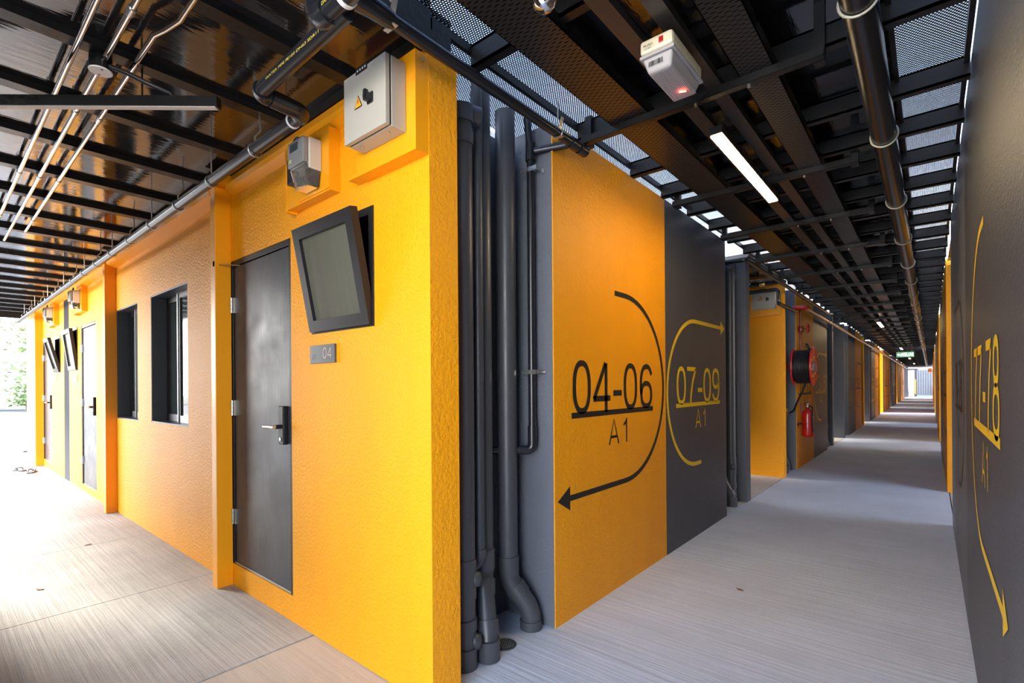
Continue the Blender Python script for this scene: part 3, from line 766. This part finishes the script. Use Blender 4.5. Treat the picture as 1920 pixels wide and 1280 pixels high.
# pipe along the corridor's left edge
r = thing('corridor_pipe', (-1.47, 1.6, 2.63), 'black pipe with reducer along the left corridor edge near the camera', 'pipe')
MB().tube([(-1.47, .78, 2.658), (-1.47, .96, 2.658), (-1.47, 1.00, 2.658), (-1.47, 1.07, 2.658), (-1.47, 1.10, 2.658)], [.040, .040, .036, .033, .026], 18).build('reducer', PIPE, r)
MB().tube([(-1.47, 1.05, 2.658), (-1.48, 1.8, 2.664), (-1.49, 2.42, 2.668)], .025, 18).build('pipe', PIPE, r)
MB().tube([(-1.488, 2.27, 2.667), (-1.489, 2.34, 2.667)], .032, 16).build('tee', PIPE, r)
MB().tube([(-1.49, 2.30, 2.667), (-1.56, 2.275, 2.665), (-1.71, 2.205, 2.655)], .022, 14).build('branch', PIPE, r)
MB().tube([(-1.49, 2.36, 2.668), (-1.49, 2.43, 2.668)], .032, 16).build('end_cap', PIPE, r)
for y in (1.09, 2.14):
    mb = MB(); mb.tube([(-1.475 + .029*math.cos(t), y, 2.662 + .029*math.sin(t)) for t in [PI*.85 + k*PI*1.3/14 for k in range(15)]], .0028, 6)
    for s in (-1, 1): mb.obox((-1.475 + s*.020, y, 2.705), .003, .022, .055, Matrix.Rotation(s*.35, 3, 'Y'))
    mb.tube([(-1.475, y, 2.73), (-1.475, y, 2.835)], .004, 6); mb.box(-1.505, -1.445, y - .011, y + .011, 2.633, 2.636)
    mb.build('clevis_hanger', STEEL, r)

# drop pipe in the niche
def drop_pipe(dy, label):
    r = thing('drop_pipe', (-1.705, 2.20 + dy, .97), label, 'pipe')
    y = 2.20 + dy
    MB().tube([(-1.72, y - .01, 2.87), (-1.705, y, 2.62), (-1.705, y, 1.06)] , .021, 16).build('pipe', PIPE, r)
    MB().tube([(-1.705, y, 2.60), (-1.705, y, 2.70)], .028, 16).build('tee', PIPE, r)
    MB().tube([(-1.705, y, 1.12), (-1.705, y, 1.02)] + arc_pts((-1.705, y, .985), (0,0,-1), (-.7,-.7,0), .03) + [(-1.76, y - .055, .985)], .026, 16).build('elbow', PIPE, r)
    MB().tube([(-1.75, y - .04, .985), (-1.925, y - .215, .985)], .020, 14).build('pipe', PIPE, r)
    for z in (2.545, 1.42):
        mb = MB(); mb.tube([(-1.705 + .0245*math.cos(t), y + .0245*math.sin(t), z) for t in [k*PI/8 for k in range(16)]], .004, 6, closed=True)
        mb.box(-1.702, -1.645, y - .027, y - .022, z - .012, z + .012); mb.box(-1.76, -1.71, y - .027, y - .022, z - .012, z + .012)
        mb.tube([(-1.66, y - .024, z), (-1.655, y + .045, z)], .004, 6); mb.lathe((-1.655, y + .040, z), [(.014, 0), (.014, .008)], 'y', 10)
        mb.build('pipe_clip', STEEL, r)
    return r
drop_pipe(0, 'slim black drop pipe with two steel clips beside the 04-06 panel')

# soil pipes standing in the niches
def soil_pipe(kind, label, group=None):
    """kind 0: at the corner; 1: middle, kicked forward at the foot; 2: kicked sideways to the floor; 3: slim vent"""
    if kind == 0:
        r = thing('soil_pipe', (-1.715, 1.672, 0), label, 'pipe', group); x, y = -1.715, 1.672
        MB().tube([(x, y, .02), (x, y, 2.62)], .053, 24).build('pipe', PVC, r)
        for z0, z1, q in ((.0, .10, .061), (.18, .235, .060), (.33, .52, .058), (2.50, 2.56, .060), (2.60, 2.68, .064)): MB().tube([(x, y, z0), (x, y, z1)], q, 24).build('socket', PVC, r)
        for z in (.12, .42): MB().lathe((x + .035, y + .035, z), [(.001, -.036), (.030, -.03), (.036, 0), (.030, .03), (.001, .036)], 'z', 14).build('access_cap', PVC, r)
        MB().tube([(x, y, 2.66), (x + .03, y + .09, 2.66)], .045, 18).build('branch', PVC, r)
    elif kind == 1:
        r = thing('soil_pipe', (-1.79, 1.885, 0), label, 'pipe', group); x, y = -1.79, 1.885
        MB().tube([(x, y, 2.873), (x, y, .38), (x + .03, y - .03, .29), (x + .10, y - .08, .14), (x + .115, y - .09, 0.01)], .052, 24).build('pipe', PVC, r)
        for a, b, q in (((x, y, .50), (x, y, .39), .059), ((x + .012, y - .012, .345), (x + .034, y - .034, .275), .060), ((x + .085, y - .07, .175), (x + .106, y - .084, .115), .059), ((x + .114, y - .09, .10), (x + .115, y - .09, 0), .058)): MB().tube([a, b], q, 24).build('socket', PVC, r)
    elif kind == 2:
        r = thing('soil_pipe', (-1.81, 2.105, 0), label, 'pipe', group); x, y = -1.81, 2.105
        MB().tube([(x, y, 2.87), (x, y, .30), (x + .012, y + .008, .255), (x + .088, y + .056, .135), (x + .105, y + .07, .08), (x + .105, y + .07, 0.0)], .056, 24).build('pipe', PVC, r)
        for a, b, q in (((x, y, .40), (x, y, .30), .062), ((x + .026, y + .016, .235), (x + .06, y + .038, .18), .061), ((x + .105, y + .07, .05), (x + .105, y + .07, 0), .062)): MB().tube([a, b], q, 24).build('socket', PVC, r)
    else:
        r = thing('vent_pipe', (-1.735, 1.80, .41), label, 'pipe', group); x, y = -1.735, 1.80
        MB().tube([(x, y, 2.87), (x, y, .51)] + arc_pts((x, y, .45), (0,0,-1), (-.3,-.95,0), .045) + [(x - .025, y - .072, .45)], .027, 16).build('pipe', PVC, r)
        MB().tube([(x, y, .53), (x, y, .49)], .033, 16).build('socket', PVC, r)
    return r
names = ['thick charcoal soil pipe at the orange corner, leftmost in the near niche', 'charcoal soil pipe in the near niche kicked forward at its foot', 'charcoal soil pipe in the near niche kicked sideways to the floor by the drain', 'slim charcoal vent pipe ending above the floor in the near niche']
SP = [soil_pipe(i, names[i]) for i in range(4)]
tail = ['thick straight soil pipe', 'soil pipe with forward kicked foot', 'soil pipe with sideways kicked foot']
for k in range(5):
    for m in (0, 1):          # m=1: mirrored niche at the rear end of each block
        if k == 0 and m == 0: continue
        for i in (0, 1, 2):
            src = SP[i]; yy = src.location.y
            c = copy_tree(src); ynew = (yy if not m else 7.525 - yy) + PER*k
            c.location = (src.location.x, ynew, 0)
            if m: c.rotation_euler = (0, 0, 0); c.scale = (1, -1, 1)
            where = {(0,1): 'in the niche beyond the 07-09 panel', (1,0): 'in the niche behind the hose reel', (1,1): 'in the niche beyond the 13-15 panel'}.get((k, m), 'in the far corridor niches')
            c['label'] = tail[i] + ' ' + where
            c['group'] = 'soil pipes in the corridor niches'
# floor drain
r = thing('floor_drain', (-1.70, 1.945, 0), 'round perforated floor drain in front of the niche pipes', 'drain')
MB().lathe((-1.70, 1.945, -.002), [(.062, 0), (.062, .004), (.050, .0055), (.050, .004)], 'z', 28).build('drain_rim', DRAIN, r)
MB().lathe((-1.70, 1.945, .001), [(.049, 0), (.049, .0035)], 'z', 28).build('drain_grate', GRATE, r)

# corridor pipes further on
r = thing('service_pipe', (-1.47, 9, 2.6), 'slim pipe with elbows along the left corridor edge beyond the 07-09 panel', 'pipe')
MB().tube([(-1.78, 5.55, 2.64), (-1.50, 5.55, 2.64)] + arc_pts((-1.46, 5.55, 2.64), (1,0,0), (0,1,0), .03) + [(-1.46, 8.0, 2.64), (-1.46, 11.2, 2.64)], .024, 12).build('pipe', PIPE, r)
r = thing('loop_pipe', (-1.7, 7.3, 2.4), 'black pipe crossing in front of the far electrical box', 'pipe')
MB().tube([(-2.6, 7.45, 2.61), (-1.62, 7.45, 2.61)] + arc_pts((-1.56, 7.45, 2.61), (1,0,0), (0,0,-1), .04) + [(-1.56, 7.45, 2.48)] + arc_pts((-1.56, 7.45, 2.42), (0,0,-1), (0,1,0), .04)+ [(-1.56, 8.6, 2.44)], .026, 12).build('pipe', PIPE, r)
r = thing('valve_pipe', (-2.1, 7.6, 2.72), 'copper toned pipe with yellow valve above the far electrical box', 'pipe')
MB().tube([(-2.9, 7.62, 2.735), (-1.5, 7.62, 2.735)], .022, 12).build('pipe', PIPE, r)
MB().lathe((-1.83, 7.62, 2.735), [(.03, 0), (.036, .02), (.036, .05), (.03, .07)], 'x', 14).build('valve_body', BRASS, r)

# fire main, riser, reel, extinguisher
r = thing('fire_pipe', (-1.46, 30, 2.5), 'long fire pipe running down the left wall from a red elbow', 'pipe')
FP = M('fire pipe steel', (.55, .36, .22), .22, metal=.85)
MB().tube([(-1.46, 8.9, 2.50), (-1.46, 30, 2.50), (-1.46, 53, 2.45)], .030, 14).build('pipe', FP, r)
MB().tube([(-1.62, 8.70, 2.50), (-1.50, 8.70, 2.50)] + arc_pts((-1.46, 8.70, 2.50), (1,0,0), (0,1,0), .03) + [(-1.46, 8.92, 2.50)], .040, 16).build('elbow', RED, r)
MB().tube([(-1.545, 8.86, 2.50), (-1.545, 8.86, 1.80)], .016, 10).build('riser', DRED, r)
r = thing('gate_valve', (-1.50, 8.88, 2.12), 'red valve wheel on the riser above the hose reel', 'valve')
MB().lathe((-1.545, 8.88, 2.19), [(.034, -.05), (.04, -.02), (.04, .02), (.034, .05)], 'z', 16).build('valve_body', DRED, r)
MB().cyl((-1.52, 8.88, 2.19), (-1.42, 8.84, 2.19), .012, 10).build('spindle', BRASS, r)
wh = MB(); wh.tube([(-1.44, 8.85 + .07*math.cos(t), 2.19 + .07*math.sin(t)) for t in [k*PI/10 for k in range(20)]], .011, 8, closed=True)
for t in (0, PI/3, 2*PI/3): wh.cyl((-1.44, 8.85 + .07*math.cos(t), 2.19 + .07*math.sin(t)), (-1.44, 8.85 - .07*math.cos(t), 2.19 - .07*math.sin(t)), .007, 6)
wh.build('hand_wheel', RED, r)

r = thing('hose_reel', (-1.43, 8.45, 1.30), 'red fire hose reel wound with black hose mounted by the 10-12 panel', 'hose reel')
RC = Vector((-1.43, 8.45, 1.585))
for x, nm in ((-1.555, 'back_flange'), (-1.315, 'front_flange')):
    fl = MB(); fl.tube([(x, RC.y + .275*math.cos(t), RC.z + .275*math.sin(t)) for t in [k*PI/24 for k in range(48)]], .012, 10, closed=True)
    fl.lathe((x - .004, RC.y, RC.z), [(.268, 0), (.268, .008)], 'x', 40)
    fo = fl.build(nm, RED, r)
    if x > -1.4:
        MB().lathe((x + .005, RC.y, RC.z), [(.085, 0), (.085, .012), (.05, .02)], 'x', 24).build('hub', M('grey hub', (.13, .13, .14), .35), fo)
        bo = MB()
        for t in range(6): bo.lathe((x + .004, RC.y + .14*math.cos(t*PI/3 + .3), RC.z + .14*math.sin(t*PI/3 + .3)), [(.018, 0), (.018, .012)], 'x', 10)
        bo.build('flange_bolt', BRASS, fo)
hs = MB(); N = 9*24; hp = []
for k in range(N + 1):
    t = 2*PI*k/24; hp.append((-1.525 + .185*k/N, RC.y + .238*math.cos(t), RC.z + .238*math.sin(t)))
hs.tube(hp, .0125, 10); hs.build('hose', RUBBER, r)
MB().lathe((-1.55, RC.y, RC.z), [(.222, 0), (.222, .23)], 'x', 30).build('drum', RUBBER, r)
MB().tube([(-1.42, RC.y + .05, RC.z - .24), (-1.46, RC.y + .06, RC.z - .36), (-1.53, RC.y + .10, RC.z - .50), (-1.60, RC.y + .15, RC.z - .66), (-1.66, RC.y + .2, RC.z - .70)], .014, 10).build('loose_hose', RUBBER, r)
MB().tube([(-1.36, RC.y + .02, RC.z + .25), (-1.37, RC.y - .02, RC.z + .31), (-1.40, RC.y + .0, RC.z + .34)], .014, 8).build('nozzle', RUBBER, r)
ar = MB(); ar.box(-1.93, -1.55, RC.y - .03, RC.y + .03, RC.z - .03, RC.z + .03); ar.box(-1.948, -1.93, RC.y - .09, RC.y + .09, RC.z - .14, RC.z + .14); ar.build('wall_arm', DRED, r)
r = thing('stop_valve', (-1.72, 8.62, .80), 'small red stop valve on the niche wall under the hose reel', 'valve')
MB().lathe((-1.95, 8.62, .86), [(.05, 0), (.05, .02), (.03, .03), (.03, .2), (.045, .21), (.045, .26)], 'x', 16).build('valve_body', DRED, r)
MB().cyl((-1.70, 8.62, .86), (-1.70, 8.62, .95), .012, 8).build('lever', BRASS, r)

r = thing('fire_extinguisher', (-1.49, 9.08, .49), 'red fire extinguisher with black hose hung on the 10-12 panel', 'fire extinguisher')
ec = (-1.492, 9.08, .49)
MB().lathe(ec, [(.060, 0), (.078, .015), (.080, .04), (.080, .36), (.070, .40), (.040, .435), (.022, .445), (.022, .475)], 'z', 28).build('cylinder', RED, r)
mb = MB(); mb.lathe((ec[0], ec[1], .965), [(.026, 0), (.026, .03), (.016, .04)], 'z', 14); mb.box(ec[0] - .012, ec[0] + .012, ec[1] - .03, ec[1] + .10, 1.0, 1.012); mb.obox((ec[0], ec[1] + .05, 1.035), .022, .12, .010, Matrix.Rotation(.25, 3, 'X')); mb.build('valve_head', STEEL, r)
MB().tube([(ec[0] + .02, ec[1] - .02, .985), (ec[0] + .075, ec[1] - .07, .96), (ec[0] + .072, ec[1] - .062, .80), (ec[0] + .075, ec[1] - .045, .62), (ec[0] + .078, ec[1] - .04, .57)], .011, 10).build('discharge_hose', RUBBER, r)
lb = MB(); lb.add([(ec[0] + .0812*math.cos(t), ec[1] + .0812*math.sin(t), z) for z in (.66, .83) for t in [-.6 + k*.18 for k in range(8)]], [(k, k+1, k+9, k+8) for k in range(7)]); lb.build('paper_label', M('label paper', (.62, .60, .58), .5), r)
mb = MB(); mb.box(-1.589, -1.57, ec[1] - .05, ec[1] + .05, .86, 1.02); mb.tube([(ec[0] + .084*math.cos(t), ec[1] + .084*math.sin(t), .70) for t in [k*PI/10 for k in range(20)]], .004, 6, closed=True); mb.build('wall_bracket', DRED, r)

# ------------------------------------------------------------------ left walkway services
for y, a, b, lb in ((.415, -9.5, -1.7, 'slim steel conduit under the walkway ceiling, farthest from the facade'), (.605, -6.2, -2.36, 'slim steel conduit under the walkway ceiling, nearest to the facade with a kink')):
    r = thing('conduit', ((a+b)/2, y, 2.74), lb, 'conduit')
    p = [(a, y, 2.757), (b, y, 2.757)]
    if y > .6: p += [(-2.29, .625, 2.757), (-2.19, .645, 2.757), (-1.8, .64, 2.757)]
    MB().tube(p, .0115, 10).build('tube', CHROME, r)
    for x in (-3.30, -4.51, -5.72): MB().tube([(x, y, 2.757), (x - .05, y, 2.757)], .015, 10).build('coupling', STEEL, r)
r = thing('conduit', (-4, .51, 2.74), 'slim steel conduit meeting the round junction box under the walkway ceiling', 'conduit')
MB().tube([(-6.7, .51, 2.757), (-1.7, .51, 2.757)], .0115, 10).build('tube', CHROME, r)
for x in (-2.25, -3.30, -4.51): MB().tube([(x, .51, 2.757), (x - .05, .51, 2.757)], .015, 10).build('coupling', STEEL, r)
r = thing('junction_box', (-2.74, .505, 2.72), 'round junction box with white lid where the conduit ends under the ceiling', 'junction box')
MB().lathe((-2.74, .505, 2.722), [(.040, 0), (.040, .055)], 'z', 24).build('box_body', BLACK, r)
lidm = MB().lathe((-2.74, .505, 2.716), [(.041, 0), (.042, .002), (.042, .0055)], 'z', 24).build('lid', WHITE, r)
sm = MB()
for dx in (-.026, .026): sm.lathe((-2.74 + dx, .505, 2.7145), [(.004, 0), (.004, .0014)], 'z', 8)
sm.build('screw', BLACK, lidm)
r = thing('walkway_light', (-2.85, .5, 2.58), 'unlit black linear light hung diagonally under the walkway ceiling', 'lamp')
A_, B_ = Vector((-2.445, .868, 2.605)), Vector((-3.46, -.03, 2.605)); D_ = (B_ - A_).normalized(); ang = math.atan2(D_.y, D_.x); Rz = Matrix.Rotation(ang, 3, 'Z'); mid = (A_ + B_)/2; Ln = (B_ - A_).length
MB().obox(mid + Vector((0,0,.024)), Ln, .036, .045, Rz).build('housing', BLACK, r)
MB().obox(mid + Vector((0,0,-.0005)), Ln - .02, .027, .003, Rz).build('diffuser', LEDOFF, r)
MB().tube([(-2.70, .53, 2.735), (-2.66, .58, 2.715), (-2.63, .64, 2.69), (-2.59, .72, 2.665), (-2.60, .735, 2.65)], .011, 10).build('flexible_cable', RUBBER, r)
for q in (.25, .8):
    c = A_ + (B_ - A_)*q; MB().cyl(c + Vector((0,0,.045)), c + Vector((0,0,.30)), .004, 8).build('hanger_rod', BLACK, r)

# ------------------------------------------------------------------ small things on the floor
def leaf(x, y, rz, label):
    mb = MB(); P = [(0,-.028),(.010,-.014),(.013,0),(.009,.015),(0,.030),(-.010,.014),(-.013,0),(-.009,-.015)]
    vs = [(a, b, .004 + .010*abs(a)*40*.02 + .006*(b*30)**2*.5) for a, b in P] + [(0, 0, .004)]
    c, s = math.cos(rz), math.sin(rz)
    mb.add([(x + a*c - b*s, y + a*s + b*c, z) for a, b, z in vs], [(i, (i+1) % 8, 8) for i in range(8)])
    o = mb.build('dry_leaf', LEAF_D); sd = o.modifiers.new('thickness', 'SOLIDIFY'); sd.thickness = .0015
    tag(o, label, 'leaf')
leaf(-5.55, .915, .4, 'dry brown leaf on the left walkway floor')
leaf(-.954, 3.43, 1.2, 'dry brown leaf lying on the corridor floor')
leaf(-4.574, .504, 2.2, 'small dry leaf nearest the left edge of the picture')

def slipper(x, y, rz, label):
    r = thing('slipper', (x, y, 0), label, 'slipper')
    out = [(-.034,-.125),(.030,-.125),(.042,-.08),(.034,-.01),(.050,.07),(.040,.125),(.0,.140),(-.038,.118),(-.048,.06),(-.036,-.02),(-.044,-.08)]
    ORG[r] = Vector((0, 0, 0)); r.location = (x, y, 0); r.rotation_euler = (0, 0, rz)
    MB().prism(out, (0,0,.001), (1,0,0), (0,1,0), .022).build('sole', SOLE, r, bevel=.004)
    for s in (-1, 1):
        MB().tube([(0, .085, .024), (s*.022, .06, .050), (s*.040, .01, .052), (s*.041, -.03, .022)], [.006, .010, .011, .008], 8).build('strap', STRAP, r)
slipper(-11.02, 1.13, 1.25, 'grey slipper nearer the facade wall, pointing away along the walkway')
slipper(-11.40, 1.02, 2.0, 'dark strapped slipper farther left of the pair by the orange end post')

# ------------------------------------------------------------------ outside on the left
box(-46, -16.01, -40, 60, -.30, -.10).build('road', ASPHALT, kind='structure')
box(-90, -46, -60, 80, -.30, -.05).build('verge', GRAVEL, kind='structure')
box(-16, 15, 58.0, 90, -.3, -.10).build('forecourt', M('pale forecourt', (.13, .135, .14), .7), kind='structure')
pm = MB()
pm.box(-17.2, -16.9, -4, 3.0, -.0995, -.096)
for y in (-1.6, .3, 2.1): pm.box(-24, -17.3, y, y + .14, -.0995, -.096)
pm.box(-29.5, -29.2, -8, 12, -.0995, -.096)
pm.build('road_marking', ROADP, kind='structure')

def bush(name, x, y, z0, w, h, label, cat, n=900, leafs=.22, group=None, trunk=True):
    r = thing(name, (x, y, z0), label, cat, group); mb = MB(); trunk = True
    for i in range(n):
        u = random.gauss(0, .38); v = random.gauss(0, .38); q = random.random()
        p = Vector((x + u*w, y + v*w, z0 + h*(.18 + .82*q)*(1 - .25*(u*u + v*v))))
        t = random.random()*PI*2; el = random.uniform(-.6, .6); a = Vector((math.cos(t), math.sin(t), el)).normalized()
        b = a.cross(Vector((random.gauss(0,1), random.gauss(0,1), random.gauss(0,1)))).normalized(); s = leafs*random.uniform(.6, 1.2)
        mb.add([p - a*s*.5, p + b*s*.28, p + a*s*.5, p - b*s*.28 + Vector((0,0,.05*s))], [(0, 1, 2, 3)])
    mb.build('foliage', LEAF if leafs > .2 else BUSH, r)
    if trunk: MB().tube([(x, y, z0), (x + .05, y, z0 + h*.4), (x - .03, y + .05, z0 + h*.7)], [.12, .09, .04], 8).build('trunk', BARK, r)
    return r
k = 0
LB = ['leafy green tree beyond the road, nearest the orange end post', 'leafy green tree beyond the road at the left edge', 'tall leafy tree standing back behind the roadside trees', 'low round shrub on the verge across the road', 'wide shrub on the verge left of the low round one']
for (x, y, w, h, n, s) in ((-52, 1.5, 2.6, 4.4, 1100, .42), (-57, -5.5, 3.0, 5.2, 1100, .45), (-68, 9, 4.5, 9, 1300, .6), (-44.5, 4.4, 1.5, 1.7, 700, .26), (-44.5, -1.5, 1.8, 1.9, 700, .28)):
    bush('roadside_tree' if h > 3 else 'roadside_shrub', x, y, -.05, w, h, LB[k], 'tree' if h > 3 else 'shrub', n, s, trunk=h > 3); k += 1
# creeper hanging at the walkway's end
r = thing('hanging_creeper', (-14.6, .8, 1.5), 'green creeper trailing down at the far end of the walkway ceiling', 'creeper')
mb = MB(); st = MB()
for i in range(16):
    x = -14.6 + random.uniform(-.3, .3); y = .35 + 1.0*i/16 + random.uniform(-.05, .05); L = random.uniform(.25, 1.15) * (1 if .5 < y < 1.2 else .6)
    st.tube([(x, y, 2.95), (x + .03, y + .02, 2.9 - L*.5), (x, y, 2.9 - L)], .004, 5)
    for j in range(int(L*34)):
        p = Vector((x + random.gauss(0, .05), y + random.gauss(0, .05), 2.95 - random.random()*L)); t = random.random()*6.28
        a = Vector((math.cos(t), math.sin(t), random.uniform(-.8, .1))).normalized(); b = a.cross(Vector((0,0,1))).normalized(); s = random.uniform(.05, .09)
        mb.add([p, p + a*s*.5 + b*s*.3, p + a*s, p + a*s*.5 - b*s*.3], [(0,1,2,3)])
st.tube([(-14.6, .2, 2.95), (-14.6, 1.5, 2.95)], .01, 6)
mb.build('foliage', LEAF, r); st.build('stem', BARK, r)

# ------------------------------------------------------------------ far end of the corridor
r = thing('cargo_container', (.4, 69, -.1), 'pale grey corrugated container outside the far opening', 'container')
mb = box(-1.1, 6, 70, 76, -.1, 2.7)
for i in range(34): mb.box(-1.1 + i*.2, -1.0 + i*.2, 69.95, 70, 0, 2.6)
mb.build('body', BOXGREY, r)
box(.45, 1.2, 69.9, 69.95, 1.5, 2.5).build('window', FRAME, r)
r = thing('wall_cabinet', (.55, 69.5, -.1), 'small red brown cabinet in front of the grey container', 'cabinet')
box(.35, .75, 69.3, 69.7, -.1, 1.0).build('body', M('red brown cabinet', (.25, .09, .06), .5), r)
r = thing('shade_frame', (-1.9, 64, -.1), 'dark timber gate frame outside the far opening', 'frame')
mb = box(-1.95, -1.75, 64, 64.2, -.1, 2.75); mb.box(-1.75, -.9, 64, 64.1, 2.5, 2.7); mb.box(-1.2, -1.0, 64, 64.2, -.1, 2.5)
mb.build('posts', CORRD, r)
box(-1.15, -1.05, 63.94, 63.99, .1, 1.6).build('yellow_strip', M('yellow strip', (.30, .18, .01), .5), r)
r = thing('trestle', (-2.2, 62, -.1), 'pale A-shaped trestle among plants outside the far opening', 'trestle')
mb = MB()
for s in (-1, 1):
    for q in (-1, 1): mb.tube([(-2.35 + s*.05, 62 + q*.1, 1.5), (-2.35 + s*.42, 62 + q*.25, -.1)], .035, 8)
mb.build('legs', M('pale timber', (.30, .25, .12), .5), r)
for i, x in enumerate((-2.75, -2.25, -1.75)):
    bush('potted_bush', x, 60.5, .121, .2, .6, '%s low green bush outside the far end of the corridor' % ('left', 'middle', 'right')[i], 'bush', 260, .14, 'bushes at the far opening', False)
box(-3.2, -1.3, 60.0, 61.0, -.1, .12).build('planter_kerb', M('brown kerb', (.32, .22, .16), .7)).update_tag()
tag(bpy.data.objects['planter_kerb'], 'low brown planter kerb under the bushes outside', 'planter')
r = thing('hanging_sign', (.07, 54, 2.15), 'small blank orange sign hung near the far right end', 'sign')
box(-.11, .14, 53.98, 54.0, 2.16, 2.48).build('board', ORSIGN, r)
MB().cyl((.015, 53.99, 2.48), (.015, 53.99, 2.78), .008, 6).build('hanger_rod', BLACK, r)
mb = box(XL - .3, XR + .3, 56.42, 56.6, 2.62, 2.95); mb.box(XL - .3, XL + .12, 56.42, 56.6, 0, 2.62); mb.build('trim_12', BOXGREY, kind='structure')

# ------------------------------------------------------------------ unseen upper blocks on the left, added to keep sun off the corridor
for a, b in ((-.7, 24.4), (29.6, 56)):
    box(-7.2, -5.6, a, b, 2.98, 5.6).build('wall_sun_block', GREY_L, kind='structure')
# ------------------------------------------------------------------ light
sl = bpy.data.lights.new('sun', 'SUN'); sl.energy = 11; sl.angle = math.radians(11); sl.color = (1, .95, .86)
so = bpy.data.objects.new('sun', sl); COL.objects.link(so); so.location = (-20, -5, 20)
so.rotation_euler = Vector((.84, .28, -.46)).to_track_quat('-Z', 'Y').to_euler()
w = bpy.data.worlds.new('sky'); sc.world = w; w.use_nodes = True
nt = w.node_tree; nt.nodes.clear()
wo = nt.nodes.new('ShaderNodeOutputWorld'); bg = nt.nodes.new('ShaderNodeBackground')
tc = nt.nodes.new('ShaderNodeTexCoord'); sx = nt.nodes.new('ShaderNodeSeparateXYZ')
nt.links.new(tc.outputs['Generated'], sx.inputs[0])
cr = nt.nodes.new('ShaderNodeValToRGB'); els = cr.color_ramp.elements
els[0].position = 0; els[0].color = (1.0, .97, .93, 1); els[1].position = 1; els[1].color = (.12, .20, .38, 1)
for p, c in ((.10, (1, .97, .93)), (.32, (.50, .60, .76)), (.55, (.21, .31, .50))):
    e = els.new(p); e.color = (*c, 1)
nt.links.new(sx.outputs['Z'], cr.inputs[0]); nt.links.new(cr.outputs[0], bg.inputs[0])
mr = nt.nodes.new('ShaderNodeMapRange'); mr.inputs[1].default_value = 0; mr.inputs[2].default_value = -1; mr.inputs[3].default_value = 6.0; mr.inputs[4].default_value = 11.5   # the sky is brighter behind the photographer
nt.links.new(sx.outputs['Y'], mr.inputs[0]); nt.links.new(mr.outputs[0], bg.inputs[1])
nt.links.new(bg.outputs[0], wo.inputs[0])

sc.view_settings.view_transform = 'Standard'; sc.view_settings.look = 'None'
sc.view_settings.gamma = 1; sc.view_settings.use_curve_mapping = False
sc.view_settings.exposure = .53
cy = sc.cycles
cy.max_bounces = 9; cy.diffuse_bounces = 6; cy.glossy_bounces = 4; cy.transmission_bounces = 5; cy.transparent_max_bounces = 12
cy.use_denoising = True; cy.sample_clamp_indirect = 12; cy.caustics_reflective = False; cy.caustics_refractive = False
